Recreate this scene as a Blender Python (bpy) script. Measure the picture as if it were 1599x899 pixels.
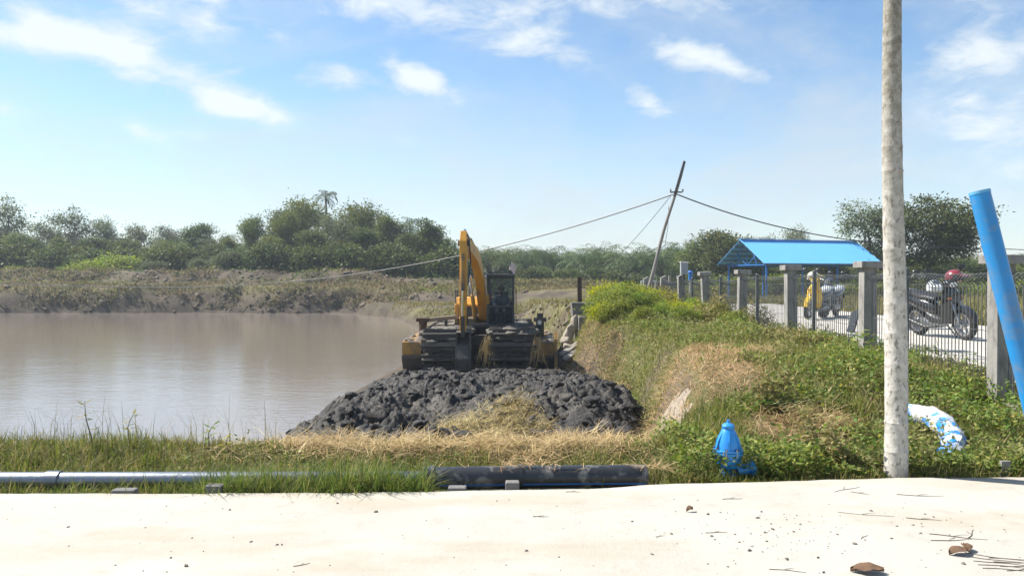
import bpy, bmesh, math, random
import numpy as np
from mathutils import Vector, Matrix, noise as mnoise
R = math.radians
rng = np.random.default_rng(7)
random.seed(7)
scene = bpy.context.scene
for o in list(bpy.data.objects):
    bpy.data.objects.remove(o)
col = scene.collection

# ------------------------------------------------------------------ camera
CAMZ, F, HZ, CX = 1.5, 1250.0, 432.0, 799.5
cam = bpy.data.cameras.new('camera')
cam.sensor_width = 36.0
cam.lens = 36.0 * F / 1599.0
cam.clip_start = 0.1
cam.clip_end = 8000
camo = bpy.data.objects.new('camera', cam)
col.objects.link(camo)
camo.location = (0, 0, CAMZ)
camo.rotation_euler = (R(90) - math.atan((449.5 - HZ) / F), 0, 0)
scene.camera = camo

# ------------------------------------------------------------------ light
SUN_AZ = math.atan2(-0.9, 0.36)      # from +Y, clockwise towards +X
SUN_EL = R(47)
sund = Vector((math.sin(SUN_AZ) * math.cos(SUN_EL), math.cos(SUN_AZ) * math.cos(SUN_EL), math.sin(SUN_EL)))
sun = bpy.data.lights.new('sun', 'SUN')
sun.energy = 5.0
sun.angle = R(0.53)
sun.color = (1.0, 0.955, 0.88)
suno = bpy.data.objects.new('sun', sun)
col.objects.link(suno)
suno.location = (-30, 10, 40)
suno.rotation_euler = sund.to_track_quat('Z', 'Y').to_euler()

world = bpy.data.worlds.new('World')
scene.world = world
world.use_nodes = True
SKY_STRENGTH = 0.092
def build_world():
    nt = world.node_tree
    nt.nodes.clear()
    N, L = nt.nodes.new, nt.links.new
    def link(a, b): L(a, b)
    def math_(op, a, b=None, c=None, clamp=False):
        n = N('ShaderNodeMath'); n.operation = op; n.use_clamp = clamp
        for i, v in enumerate((a, b, c)):
            if v is None: continue
            if isinstance(v, (int, float)): n.inputs[i].default_value = v
            else: link(v, n.inputs[i])
        return n.outputs[0]
    out = N('ShaderNodeOutputWorld')
    sky = N('ShaderNodeTexSky'); sky.sky_type = 'NISHITA'; sky.sun_disc = False
    sky.sun_elevation = SUN_EL; sky.sun_rotation = SUN_AZ
    sky.air_density = 1.0; sky.dust_density = 0.15; sky.ozone_density = 3.2
    bg = N('ShaderNodeBackground'); bg.inputs[1].default_value = SKY_STRENGTH
    hsv = N('ShaderNodeHueSaturation'); hsv.inputs['Saturation'].default_value = 1.06; hsv.inputs['Hue'].default_value = .497; link(sky.outputs[0], hsv.inputs['Color']); link(hsv.outputs[0], bg.inputs[0])
    geo = N('ShaderNodeTexCoord')
    sep = N('ShaderNodeSeparateXYZ'); link(geo.outputs['Generated'], sep.inputs[0])
    x, y, z = sep.outputs
    az = math_('ARCTAN2', x, y)
    el = math_('ARCSINE', math_('MAXIMUM', z, 0.0))
    # cloud-plane coordinates for the fibrous detail
    zz = math_('ADD', math_('MAXIMUM', z, 0.0), 0.12)
    comb = N('ShaderNodeCombineXYZ')
    link(math_('DIVIDE', x, zz), comb.inputs[0]); link(math_('DIVIDE', y, zz), comb.inputs[1])
    def noise_(scale, detail, rough, dist=0.0, vec=None, off=(0, 0, 0), sc=(1, 1, 1), rot=0):
        mp = N('ShaderNodeMapping'); link(vec or comb.outputs[0], mp.inputs[0])
        mp.inputs['Location'].default_value = off; mp.inputs['Scale'].default_value = sc
        mp.inputs['Rotation'].default_value = (0, 0, rot)
        n = N('ShaderNodeTexNoise'); link(mp.outputs[0], n.inputs['Vector'])
        n.inputs['Scale'].default_value = scale; n.inputs['Detail'].default_value = detail
        n.inputs['Roughness'].default_value = rough; n.inputs['Distortion'].default_value = dist
        return n.outputs['Fac']
    def ramp(v, a, b):
        n = N('ShaderNodeMapRange'); n.interpolation_type = 'SMOOTHSTEP'; link(v, n.inputs[0])
        n.inputs[1].default_value = a; n.inputs[2].default_value = b
        return n.outputs[0]
    ang = N('ShaderNodeCombineXYZ'); link(az, ang.inputs[0]); link(el, ang.inputs[1])
    fine = noise_(26, 8, 0.62, 0.4, ang.outputs[0], sc=(0.55, 1.25, 1), rot=-0.25)
    mid = noise_(9, 6, 0.6, 0.5, ang.outputs[0], off=(3, 1, 0), sc=(0.6, 1.3, 1), rot=-0.3)
    veil = noise_(3.6, 8, 0.6, 0.8, ang.outputs[0], off=(7.3, 2, 0), sc=(0.6, 1.6, 1), rot=-0.35)
    # individual clouds: (px, py, half width px, half height px, tilt deg, strength)
    blobs = [(190, 78, 150, 30, -12, 1.0), (40, 60, 110, 22, 0, .85), (330, 22, 120, 50, -24, .6), (230, 18, 110, 26, -10, .55), (640, 10, 230, 34, -3, 1.0),
             (655, 125, 70, 22, -20, 1.0), (535, 122, 62, 22, -14, .9), (375, 170, 80, 20, -8, 1.1),
             (232, 212, 52, 20, -30, .85), (840, 78, 95, 26, -12, .75), (1175, 118, 90, 22, -16, .75), (1065, 82, 60, 24, -14, .75),
             (1000, 8, 170, 24, -4, .9), (1010, 155, 30, 20, -20, .75), (1530, 70, 80, 60, 25, .5),
             (5, 178, 45, 20, 0, .6), (645, 222, 30, 12, 0, .4), (1590, 170, 150, 170, 0, .35), (1500, 260, 190, 70, 15, .35),
             (740, 236, 60, 18, -10, .4), (305, 210, 30, 12, 0, .35), (1080, 200, 70, 16, -25, .4),
             (870, 262, 70, 14, -30, .3)]
    total = None
    for (px, py, hw, hh, tilt, s) in blobs:
        a0 = math.atan((px - CX) / F); e0 = math.atan((HZ - py) / F * math.cos(a0))
        t = R(tilt); ct, st = math.cos(t), math.sin(t)
        da = math_('SUBTRACT', az, a0); de = math_('SUBTRACT', el, e0)
        u = math_('MULTIPLY', math_('MULTIPLY_ADD', da, ct, math_('MULTIPLY', de, st)), F / hw)
        v = math_('MULTIPLY', math_('MULTIPLY_ADD', de, ct, math_('MULTIPLY', da, -st)), F / hh)
        r2 = math_('ADD', math_('MULTIPLY', u, u), math_('MULTIPLY', v, v))
        m = math_('MULTIPLY', math_('POWER', 2.718, math_('MULTIPLY', r2, -0.9)), s)
        total = m if total is None else math_('ADD', total, m)
    # cloud = mask eroded by fibrous noise
    er = math_('ADD', math_('MULTIPLY', fine, 0.75), math_('MULTIPLY', mid, 0.75))   # about .75
    c1 = ramp(math_('SUBTRACT', math_('ADD', total, math_('MULTIPLY', math_('SUBTRACT', er, 0.75), 2.4)), 0.0), 0.12, 1.25)
    c1 = math_('MULTIPLY', c1, ramp(total, 0.03, 0.35))
    vl = math_('MULTIPLY', ramp(math_('ADD', veil, math_('MULTIPLY', math_('SUBTRACT', fine, .5), .25)), 0.30, 0.70), 0.82)
    lowv = math_('MULTIPLY', ramp(el, 0.30, 0.02), 0.38)
    tot2 = math_('MAXIMUM', math_('MULTIPLY', c1, 0.93), math_('ADD', math_('MULTIPLY', vl, 0.55), lowv), clamp=True)
    cb = N('ShaderNodeBackground'); cb.inputs[0].default_value = (0.9, 0.965, 1.0, 1)
    link(math_('MULTIPLY_ADD', c1, 0.12, 0.43), cb.inputs[1])
    mx = N('ShaderNodeMixShader'); link(tot2, mx.inputs[0]); link(bg.outputs[0], mx.inputs[1]); link(cb.outputs[0], mx.inputs[2])
    link(mx.outputs[0], out.inputs[0])
build_world()
scene.view_settings.view_transform = 'Standard'
scene.view_settings.look = 'None'
scene.view_settings.gamma = 1
scene.view_settings.exposure = 0.95
scene.view_settings.use_curve_mapping = False

def P(px, py, d):
    """point at depth d seen at photo pixel (px, py)"""
    return Vector(((px - CX) / F * d, d, CAMZ + (HZ - py) / F * d))
def PX(px, d): return (px - CX) / F * d

# ------------------------------------------------------------------ helpers
def smooth(a, b, x):
    t = np.clip((np.asarray(x, float) - a) / (b - a), 0, 1)
    return t * t * (3 - 2 * t)
def lerp(a, b, t): return a + (b - a) * t
def vnoise(x, y, seed=0):
    x = np.asarray(x, float); y = np.asarray(y, float)
    xi = np.floor(x).astype(np.int64); yi = np.floor(y).astype(np.int64)
    fx = x - xi; fy = y - yi
    fx = fx * fx * (3 - 2 * fx); fy = fy * fy * (3 - 2 * fy)
    def h(a, b):
        n = (a * 374761393 + b * 668265263 + seed * 1442695041) & 0xffffffff
        n = ((n ^ (n >> 13)) * 1274126177) & 0xffffffff
        n = (n ^ (n >> 16)) & 0xffffffff
        return n / 4294967295.0
    return lerp(lerp(h(xi, yi), h(xi + 1, yi), fx), lerp(h(xi, yi + 1), h(xi + 1, yi + 1), fx), fy) * 2 - 1
def fbm(x, y, scale=1.0, octv=4, seed=0, gain=0.5):
    s = 0; a = 1; f = 1.0 / scale; tot = 0
    for i in range(octv):
        s = s + a * vnoise(x * f + i * 17.3, y * f - i * 9.1, seed + i * 31)
        tot += a; a *= gain; f *= 2.03
    return s / tot

def np_mesh(name, V, Fa, smooth_=False):
    V = np.ascontiguousarray(V, np.float32); Fa = np.ascontiguousarray(Fa, np.int32)
    me = bpy.data.meshes.new(name)
    n, k = Fa.shape
    me.vertices.add(len(V)); me.vertices.foreach_set('co', V.ravel())
    me.loops.add(n * k); me.loops.foreach_set('vertex_index', Fa.ravel())
    me.polygons.add(n); me.polygons.foreach_set('loop_start', np.arange(0, n * k, k, dtype=np.int32))
    me.polygons.foreach_set('loop_total', np.full(n, k, np.int32))
    if smooth_: me.polygons.foreach_set('use_smooth', np.ones(n, bool))
    me.update(calc_edges=True); me.validate()
    return me

def link_obj(name, data, mat=None, parent=None, loc=None):
    o = bpy.data.objects.new(name, data)
    col.objects.link(o)
    if mat is not None and data is not None and not data.materials: data.materials.append(mat)
    if parent is not None: o.parent = parent
    if loc is not None: o.location = loc
    return o
def tag(o, label=None, cat=None, group=None, kind=None):
    if label: o['label'] = label
    if cat: o['category'] = cat
    if group: o['group'] = group
    if kind: o['kind'] = kind
    return o
def thing(name, label, cat, loc=(0, 0, 0), rz=0, group=None):
    o = bpy.data.objects.new(name, None); col.objects.link(o)
    o.empty_display_size = 0.2
    o.location = loc; o.rotation_euler = (0, 0, rz)
    return tag(o, label, cat, group)
def copy_tree(o, parent=None):
    c = o.copy(); col.objects.link(c)
    if parent is not None: c.parent = parent
    for ch in list(o.children): copy_tree(ch, c)
    return c

class MB:
    def __init__(s): s.v = []; s.f = []
    def add(s, vs, fs):
        b = len(s.v); s.v += [tuple(v) for v in vs]; s.f += [tuple(b + i for i in f) for f in fs]
        return s
    def box(s, x0, x1, y0, y1, z0, z1, M=None):
        vs = [Vector(p) for p in ((x0, y0, z0), (x1, y0, z0), (x1, y1, z0), (x0, y1, z0), (x0, y0, z1), (x1, y0, z1), (x1, y1, z1), (x0, y1, z1))]
        if M is not None: vs = [M @ v for v in vs]
        return s.add(vs, [(3, 2, 1, 0), (4, 5, 6, 7), (0, 1, 5, 4), (1, 2, 6, 5), (2, 3, 7, 6), (3, 0, 4, 7)])
    def beam(s, a, b, w, h, up=(0, 0, 1)):
        a = Vector(a); b = Vector(b); d = (b - a); L = d.length; d.normalize()
        up = Vector(up)
        x = d.cross(up)
        if x.length < 1e-4: x = d.cross(Vector((0, 1, 0)))
        x.normalize(); u = x.cross(d).normalized()
        vs = []
        for p in (a, b):
            for (i, j) in ((-1, -1), (1, -1), (1, 1), (-1, 1)): vs.append(p + x * (i * w / 2) + u * (j * h / 2))
        return s.add(vs, [(3, 2, 1, 0), (4, 5, 6, 7), (0, 1, 5, 4), (1, 2, 6, 5), (2, 3, 7, 6), (3, 0, 4, 7)])
    def tube(s, pts, rad, n=10, cap=True, hollow=False):
        pts = [Vector(p) for p in pts]
        if isinstance(rad, (int, float)): rad = [rad] * len(pts)
        rings = []; prev = None
        for i, p in enumerate(pts):
            t = (pts[min(i + 1, len(pts) - 1)] - pts[max(i - 1, 0)]).normalized()
            if prev is None:
                a = t.cross(Vector((0, 0, 1)))
                if a.length < 1e-3: a = t.cross(Vector((0, 1, 0)))
            else: a = prev - t * prev.dot(t)
            a.normalize(); prev = a; b = t.cross(a)
            rings.append([p + (a * math.cos(2 * math.pi * k / n) + b * math.sin(2 * math.pi * k / n)) * rad[i] for k in range(n)])
        vs = [v for r in rings for v in r]; fs = []
        for i in range(len(rings) - 1):
            for k in range(n): fs.append((i * n + k, i * n + (k + 1) % n, (i + 1) * n + (k + 1) % n, (i + 1) * n + k))
        if cap:
            fs.append(tuple(reversed(range(n)))); fs.append(tuple((len(rings) - 1) * n + k for k in range(n)))
        return s.add(vs, fs)
    def lathe(s, prof, n=16, M=None, cap=True):
        vs = []; fs = []
        for (r, z) in prof:
            for k in range(n):
                v = Vector((r * math.cos(2 * math.pi * k / n), r * math.sin(2 * math.pi * k / n), z))
                vs.append(M @ v if M is not None else v)
        m = len(prof)
        for i in range(m - 1):
            for k in range(n): fs.append((i * n + k, i * n + (k + 1) % n, (i + 1) * n + (k + 1) % n, (i + 1) * n + k))
        if cap:
            fs.append(tuple(reversed(range(n)))); fs.append(tuple((m - 1) * n + k for k in range(n)))
        return s.add(vs, fs)
    def loft(s, secs, cap=True):
        n = len(secs[0]); vs = [v for r in secs for v in r]; fs = []
        for i in range(len(secs) - 1):
            for k in range(n): fs.append((i * n + k, i * n + (k + 1) % n, (i + 1) * n + (k + 1) % n, (i + 1) * n + k))
        if cap:
            fs.append(tuple(reversed(range(n)))); fs.append(tuple((len(secs) - 1) * n + k for k in range(n)))
        return s.add(vs, fs)
    def prism(s, poly, axis, a, b):
        """extrude a 2D polygon along an axis ('x': poly is (y,z); 'y': (x,z); 'z': (x,y))"""
        def mk(p, t): return {'x': (t, p[0], p[1]), 'y': (p[0], t, p[1]), 'z': (p[0], p[1], t)}[axis]
        n = len(poly)
        vs = [mk(p, a) for p in poly] + [mk(p, b) for p in poly]
        fs = [tuple(range(n)), tuple(reversed(range(n, 2 * n)))] + [(i, n + i, n + (i + 1) % n, (i + 1) % n) for i in range(n)]
        return s.add(vs, fs)
    def mesh(s, name, mat, sm=False, bevel=0, subdiv=0):
        me = bpy.data.meshes.new(name); me.from_pydata(s.v, [], s.f)
        bm = bmesh.new(); bm.from_mesh(me)
        bmesh.ops.recalc_face_normals(bm, faces=bm.faces[:])
        if bevel: bmesh.ops.bevel(bm, geom=bm.edges[:], offset=bevel, segments=2, affect='EDGES', clamp_overlap=True, profile=.6)
        bm.to_mesh(me); bm.free()
        if sm:
            me.polygons.foreach_set('use_smooth', np.ones(len(me.polygons), bool))
            try: me.set_sharp_from_angle(angle=R(38))
            except Exception: pass
        me.materials.append(mat)
        return me
    def build(s, name, mat, parent=None, sm=False, bevel=0, loc=None):
        return link_obj(name, s.mesh(name, mat, sm, bevel), None, parent, loc)

def sag(a, b, drop, n=24):
    a = Vector(a); b = Vector(b); out = []
    for i in range(n + 1):
        t = i / n; p = a.lerp(b, t); p.z -= drop * 4 * t * (1 - t); out.append(p)
    return out

# ------------------------------------------------------------------ materials
def mat(name, c1, c2=None, rough=.7, scale=3, detail=5, bump=0, bscale=None, metal=0, spec=.5, c3=None, c3thr=(.58, .7), c3scale=None, coat=0, alpha=None, coords='Object', stretch=(1, 1, 1), rvar=0):
    m = bpy.data.materials.new(name); m.use_nodes = True
    nt = m.node_tree; N = nt.nodes.new; L = nt.links.new
    b = nt.nodes['Principled BSDF']
    b.inputs['Roughness'].default_value = rough; b.inputs['Metallic'].default_value = metal
    b.inputs['Specular IOR Level'].default_value = spec; b.inputs['Coat Weight'].default_value = coat
    tc = N('ShaderNodeTexCoord'); mp = N('ShaderNodeMapping'); L(tc.outputs[coords], mp.inputs[0]); mp.inputs['Scale'].default_value = stretch
    def nz(sc, dt, ro=.6):
        n = N('ShaderNodeTexNoise'); L(mp.outputs[0], n.inputs['Vector']); n.inputs['Scale'].default_value = sc; n.inputs['Detail'].default_value = dt; n.inputs['Roughness'].default_value = ro
        return n
    cur = None
    if c2 is not None:
        n = nz(scale, detail); mr = N('ShaderNodeMapRange'); L(n.outputs[0], mr.inputs[0]); mr.inputs[1].default_value = .32; mr.inputs[2].default_value = .68
        mx = N('ShaderNodeMix'); mx.data_type = 'RGBA'; L(mr.outputs[0], mx.inputs[0]); mx.inputs[6].default_value = (*c1, 1); mx.inputs[7].default_value = (*c2, 1)
        cur = mx.outputs[2]
        if rvar:
            mr2 = N('ShaderNodeMapRange'); L(n.outputs[0], mr2.inputs[0]); mr2.inputs[1].default_value = .3; mr2.inputs[2].default_value = .7
            mr2.inputs[3].default_value = rough - rvar; mr2.inputs[4].default_value = rough + rvar; L(mr2.outputs[0], b.inputs['Roughness'])
    if c3 is not None:
        n = nz(c3scale or scale * 2.3, 6, .65); n.inputs['Distortion'].default_value = .3
        mr = N('ShaderNodeMapRange'); L(n.outputs[0], mr.inputs[0]); mr.inputs[1].default_value = c3thr[0]; mr.inputs[2].default_value = c3thr[1]
        mx = N('ShaderNodeMix'); mx.data_type = 'RGBA'; L(mr.outputs[0], mx.inputs[0])
        if cur: L(cur, mx.inputs[6])
        else: mx.inputs[6].default_value = (*c1, 1)
        mx.inputs[7].default_value = (*c3, 1); cur = mx.outputs[2]
    if cur: L(cur, b.inputs['Base Color'])
    else: b.inputs['Base Color'].default_value = (*c1, 1)
    if bump:
        n = nz(bscale or scale * 6, 6, .65); bp = N('ShaderNodeBump'); bp.inputs['Strength'].default_value = min(1, bump); bp.inputs['Distance'].default_value = .02 if bump <= 1 else .02 * bump
        L(n.outputs[0], bp.inputs['Height']); L(bp.outputs[0], b.inputs['Normal'])
    return m

def leafmat(name, ca, cb, cc=None, trans=.3, rough=.65, objvar=.25):
    """per-leaf colour variation, a little per-plant variation, thin translucent leaf"""
    m = bpy.data.materials.new(name); m.use_nodes = True
    nt = m.node_tree; N = nt.nodes.new; L = nt.links.new
    b = nt.nodes['Principled BSDF']; out = nt.nodes['Material Output']
    g = N('ShaderNodeNewGeometry'); cr = N('ShaderNodeValToRGB'); L(g.outputs['Random Per Island'], cr.inputs[0])
    e = cr.color_ramp.elements; e[0].color = (*ca, 1); e[1].color = (*cb, 1)
    if cc is not None:
        e[1].position = .8; x = e.new(.97); x.color = (*cc, 1)
    oi = N('ShaderNodeObjectInfo'); mr = N('ShaderNodeMapRange'); L(oi.outputs['Random'], mr.inputs[0]); mr.inputs[3].default_value = 1 - objvar; mr.inputs[4].default_value = 1 + objvar
    hs = N('ShaderNodeHueSaturation'); L(mr.outputs[0], hs.inputs['Value']); L(cr.outputs[0], hs.inputs['Color'])
    mr2 = N('ShaderNodeMapRange'); mu = N('ShaderNodeMath'); mu.operation = 'FRACT'; mm = N('ShaderNodeMath'); mm.operation = 'MULTIPLY'; mm.inputs[1].default_value = 7.31
    L(oi.outputs['Random'], mm.inputs[0]); L(mm.outputs[0], mu.inputs[0]); L(mu.outputs[0], mr2.inputs[0]); mr2.inputs[3].default_value = .475; mr2.inputs[4].default_value = .515
    L(mr2.outputs[0], hs.inputs['Hue'])
    L(hs.outputs[0], b.inputs['Base Color']); b.inputs['Roughness'].default_value = rough; b.inputs['Specular IOR Level'].default_value = .2
    tr = N('ShaderNodeBsdfTranslucent'); hs2 = N('ShaderNodeHueSaturation'); hs2.inputs['Saturation'].default_value = 1.15; hs2.inputs['Value'].default_value = 1.5; L(hs.outputs[0], hs2.inputs['Color']); L(hs2.outputs[0], tr.inputs[0])
    mx = N('ShaderNodeMixShader'); mx.inputs[0].default_value = trans; L(b.outputs[0], mx.inputs[1]); L(tr.outputs[0], mx.inputs[2]); L(mx.outputs[0], out.inputs[0])
    return m

def glassmat(name, tint, rough=.05, alpha=.45):
    m = bpy.data.materials.new(name); m.use_nodes = True
    nt = m.node_tree; N = nt.nodes.new; L = nt.links.new; out = nt.nodes['Material Output']
    b = nt.nodes['Principled BSDF']; b.inputs['Base Color'].default_value = (*tint, 1); b.inputs['Roughness'].default_value = rough
    t = N('ShaderNodeBsdfTransparent'); t.inputs[0].default_value = (.75, .82, .85, 1)
    mx = N('ShaderNodeMixShader'); mx.inputs[0].default_value = alpha; L(t.outputs[0], mx.inputs[1]); L(b.outputs[0], mx.inputs[2]); L(mx.outputs[0], out.inputs[0])
    return m

M = {}
M['concrete'] = mat('concrete', (.30, .285, .26), (.21, .20, .185), .9, 2.5, bump=.6, bscale=40, c3=(.10, .10, .088), c3thr=(.5, .74), c3scale=5, stretch=(2.2, 2.2, .7))
M['concrete_dark'] = mat('concrete_dark', (.19, .18, .165), (.13, .125, .115), .9, 3, bump=.5, bscale=30, c3=(.06, .06, .055), c3thr=(.55, .75), c3scale=2)
M['path'] = mat('path_concrete', (.50, .47, .42), (.40, .375, .33), .9, .8, bump=.3, bscale=30, c3=(.30, .26, .2), c3scale=2, c3thr=(.6, .75))
M['steel'] = mat('galvanised_steel', (.27, .29, .32), (.19, .205, .23), .36, 6, metal=.85, rvar=.08, bump=.1, bscale=20)
M['hdpe'] = mat('black_hdpe', (.018, .02, .024), (.03, .032, .036), .38, 4, bump=.15, bscale=12, c3=(.22, .21, .19), c3thr=(.52, .68), c3scale=7)
M['hdpe_stripe'] = mat('blue_stripe', (.02, .12, .42), (.03, .15, .45), .4, 8)
M['valve_blue'] = mat('valve_blue', (.03, .27, .66), (.022, .22, .58), .33, 5, bump=.12, bscale=25, c3=(.2, .16, .1), c3thr=(.68, .8), c3scale=9)
M['pipe_blue'] = mat('pipe_blue', (.02, .24, .56), (.016, .21, .5), .34, 3, bump=.08, bscale=10, c3=(.17, .22, .27), c3thr=(.48, .8), c3scale=6)
M['tarp'] = mat('torn_tarpaulin', (.62, .62, .6), (.5, .5, .49), .6, 5, bump=1, bscale=18, c3=(.03, .22, .62), c3thr=(.48, .54), c3scale=5.5)
M['bark_white'] = None
M['bark'] = mat('bark', (.13, .105, .08), (.08, .065, .05), .9, 5, bump=.8, bscale=20)
M['wood_grey'] = mat('weathered_wood', (.26, .24, .215), (.17, .155, .14), .85, 4, bump=.4, bscale=20, stretch=(6, 6, 1))
M['black_rubber'] = mat('black_cable', (.016, .016, .018), (.024, .024, .026), .5, 8)
M['yellow'] = mat('excavator_yellow', (.62, .30, .022), (.52, .24, .02), .45, 1.6, bump=.15, bscale=14, c3=(.13, .095, .06), c3thr=(.56, .70), c3scale=1.7)
M['yellow_muddy'] = mat('excavator_yellow_muddy', (.44, .23, .035), (.34, .19, .05), .6, 1.8, bump=.3, bscale=10, c3=(.10, .082, .062), c3thr=(.46, .60), c3scale=1.3)
M['track'] = mat('muddy_track', (.05, .045, .04), (.085, .075, .063), .75, 2.2, bump=.9, bscale=14, c3=(.15, .13, .105), c3thr=(.58, .72), c3scale=4)
M['pontoon'] = mat('muddy_pontoon', (.055, .05, .046), (.09, .08, .068), .7, 1.2, bump=.5, bscale=10, c3=(.16, .135, .11), c3thr=(.58, .72), c3scale=3)
M['cab_black'] = mat('cab_black', (.022, .026, .03), (.034, .038, .042), .4, 3, c3=(.09, .085, .075), c3thr=(.62, .78), c3scale=4)
M['dark_metal'] = mat('dark_metal', (.035, .035, .036), (.055, .053, .05), .55, 5, bump=.2)
M['chrome'] = mat('chrome', (.7, .7, .72), None, .12, metal=1)
M['glass'] = glassmat('cab_glass', (.05, .08, .10), .03, .2)
M['rust'] = mat('rusty_steel', (.10, .055, .035), (.06, .04, .03), .85, 8, bump=.5)
M['blue_paint'] = mat('blue_paint', (.025, .16, .46), (.02, .13, .4), .45, 3)
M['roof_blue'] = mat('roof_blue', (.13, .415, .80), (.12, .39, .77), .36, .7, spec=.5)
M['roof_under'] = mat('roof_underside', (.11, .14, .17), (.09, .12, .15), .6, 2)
M['white_paint'] = mat('white_paint', (.68, .68, .66), (.55, .55, .53), .5, 5)
M['sack'] = mat('pale_sack', (.34, .29, .23), (.25, .21, .165), .85, 5, bump=.6, bscale=25, c3=(.16, .13, .1), c3thr=(.58, .72))
M['brown_leaf'] = mat('dead_leaf', (.10, .055, .03), (.16, .09, .045), .8, 20)
M['twig'] = mat('twig', (.11, .085, .06), (.07, .055, .04), .9, 10)
M['pebble'] = mat('pebble', (.22, .19, .16), (.12, .10, .085), .9, 3)
# ================================================================== SETTING
WATER_Z = -1.5
def edgeX(Y):   # toe of the right-hand bank
    return np.interp(Y, [6, 9, 11, 14, 17, 20, 23, 28, 34, 40], [1.15, 1.35, 1.55, 2.2, 2.35, 1.75, 1.55, 1.7, 1.2, 0.6])
def shoreX(Y):  # left shore of the spit on which the excavator works
    return np.interp(Y, [8, 11, 15, 20, 26, 32, 42, 58, 63], [-3.1, -3.9, -4.6, -4.5, -4.1, -3.6, -4.4, -8.0, -12.0])
def H(X, Y):
    X = np.asarray(X, float); Y = np.asarray(Y, float)
    n1 = fbm(X, Y, 2.2, 4, 3); n2 = fbm(X, Y, .5, 3, 8)
    # low ground: pond bed or the spit
    pen = smooth(-1.3, 0.9, X - shoreX(Y))
    spit = lerp(-1.32, -0.55, smooth(34, 58, Y)) + .10 * n1 * smooth(24, 30, Y) + .22 * smooth(26, 33, Y) * (fbm(X, Y, 1.3, 4, 77) + .3) * smooth(50, 30, Y)
    low = lerp(-2.4, spit, pen)
    a = smooth(7.1, 10.2, Y + .35 * n1)
    strip = -.12 + .03 * n1 + .09 * smooth(6.2, 7.2, Y)
    left = lerp(strip, low, a)
    # right bank
    r = smooth(-.15, .95, X - edgeX(Y))
    bank = lerp(-.10, .32, smooth(6.6, 9.8, Y)) + .09 * n1 + .025 * n2
    bank = bank - .30 * smooth(4.0, 5.4, X) * smooth(10.2, 7.5, Y)
    bank = lerp(bank, .30 + .03 * n1, smooth(4.9, 5.6, X) * smooth(10.0, 12.5, Y))
    bank = bank - .16 * smooth(-1.2, .2, X - edgeX(Y) - .9) * smooth(1.6, .2, X - edgeX(Y) - .9) * 0
    bank = np.where(X > 5.75, lerp(bank, .26, smooth(5.75, 5.95, X)), bank)
    bank = lerp(bank, .30 + .05 * n1, smooth(10.2, 11.5, X))
    bank = lerp(bank, -.25 + .1 * n1, smooth(34, 52, Y))
    z = lerp(left, bank, r)
    z = np.where(Y < 6.25, np.minimum(z, lerp(-.11, z, smooth(5.9, 6.25, Y))), z)
    # far bank with its spoil heaps
    fb = 64.5 + 1.2 * fbm(X, Y * 0, 9, 3, 21) + .9 * fbm(X, Y, 2.6, 3, 23) + np.interp(X, [-10, 0, 20], [0, -4, -6])
    lft = smooth(-2, -22, X)
    t1 = smooth(0, 5.0, Y - fb)
    far = lerp(z, .45 + .35 * lft + .25 * fbm(X, Y, 3.0, 4, 40), t1) + .3 * t1 * np.maximum(0, 1 - t1 * .6) * fbm(X, Y, .9, 4, 44)
    mound = lerp(1.05, 2.0, lft) + .35 * fbm(X, Y, 3.5, 4, 50) + .3 * fbm(X, Y, .9, 3, 51)
    far = lerp(far, mound, smooth(6.6, 9.6, Y - fb))
    far = lerp(far, lerp(.9, 1.7, lft) + .15 * n1, smooth(10.8, 14, Y - fb))
    rgt = smooth(14, 6, X)
    z = lerp(z, far, smooth(60, 61, Y) * rgt)
    z = lerp(z, .6 + .25 * fbm(X, Y, 40, 3, 61), smooth(110, 190, Y))
    d = np.hypot(X, Y)
    z = np.where(Y < 4.5, -.3, z)
    return z

def axis(*segs):
    out = [segs[0][0]]
    for a, b, st in segs:
        n = max(1, int(round((b - a) / st))); out += list(a + (b - a) * (np.arange(n) + 1) / n)
    return np.array(out)
GX = axis((-700, -300, 80), (-300, -90, 14), (-90, -40, 1.2), (-40, -6, .42), (-6, 7, .07), (7, 14, .35), (14, 60, 1.4), (60, 300, 14), (300, 700, 80))
GY = axis((-40, 4.4, 6), (4.4, 5.4, .4), (5.4, 13, .075), (13, 34, .17), (34, 62, .6), (62, 82, .24), (82, 130, 1.6), (130, 400, 18), (400, 900, 100))
GXX, GYY = np.meshgrid(GX, GY)
GZ = H(GXX, GYY)
def hz(x, y):
    x = np.asarray(x, float); y = np.asarray(y, float)
    i = np.clip(np.searchsorted(GX, x) - 1, 0, len(GX) - 2); j = np.clip(np.searchsorted(GY, y) - 1, 0, len(GY) - 2)
    tx = np.clip((x - GX[i]) / (GX[i + 1] - GX[i]), 0, 1); ty = np.clip((y - GY[j]) / (GY[j + 1] - GY[j]), 0, 1)
    return lerp(lerp(GZ[j, i], GZ[j, i + 1], tx), lerp(GZ[j + 1, i], GZ[j + 1, i + 1], tx), ty)
def grid_faces(ny, nx):
    a = np.arange(ny * nx).reshape(ny, nx)
    return np.stack([a[:-1, :-1], a[:-1, 1:], a[1:, 1:], a[1:, :-1]], -1).reshape(-1, 4)

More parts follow.
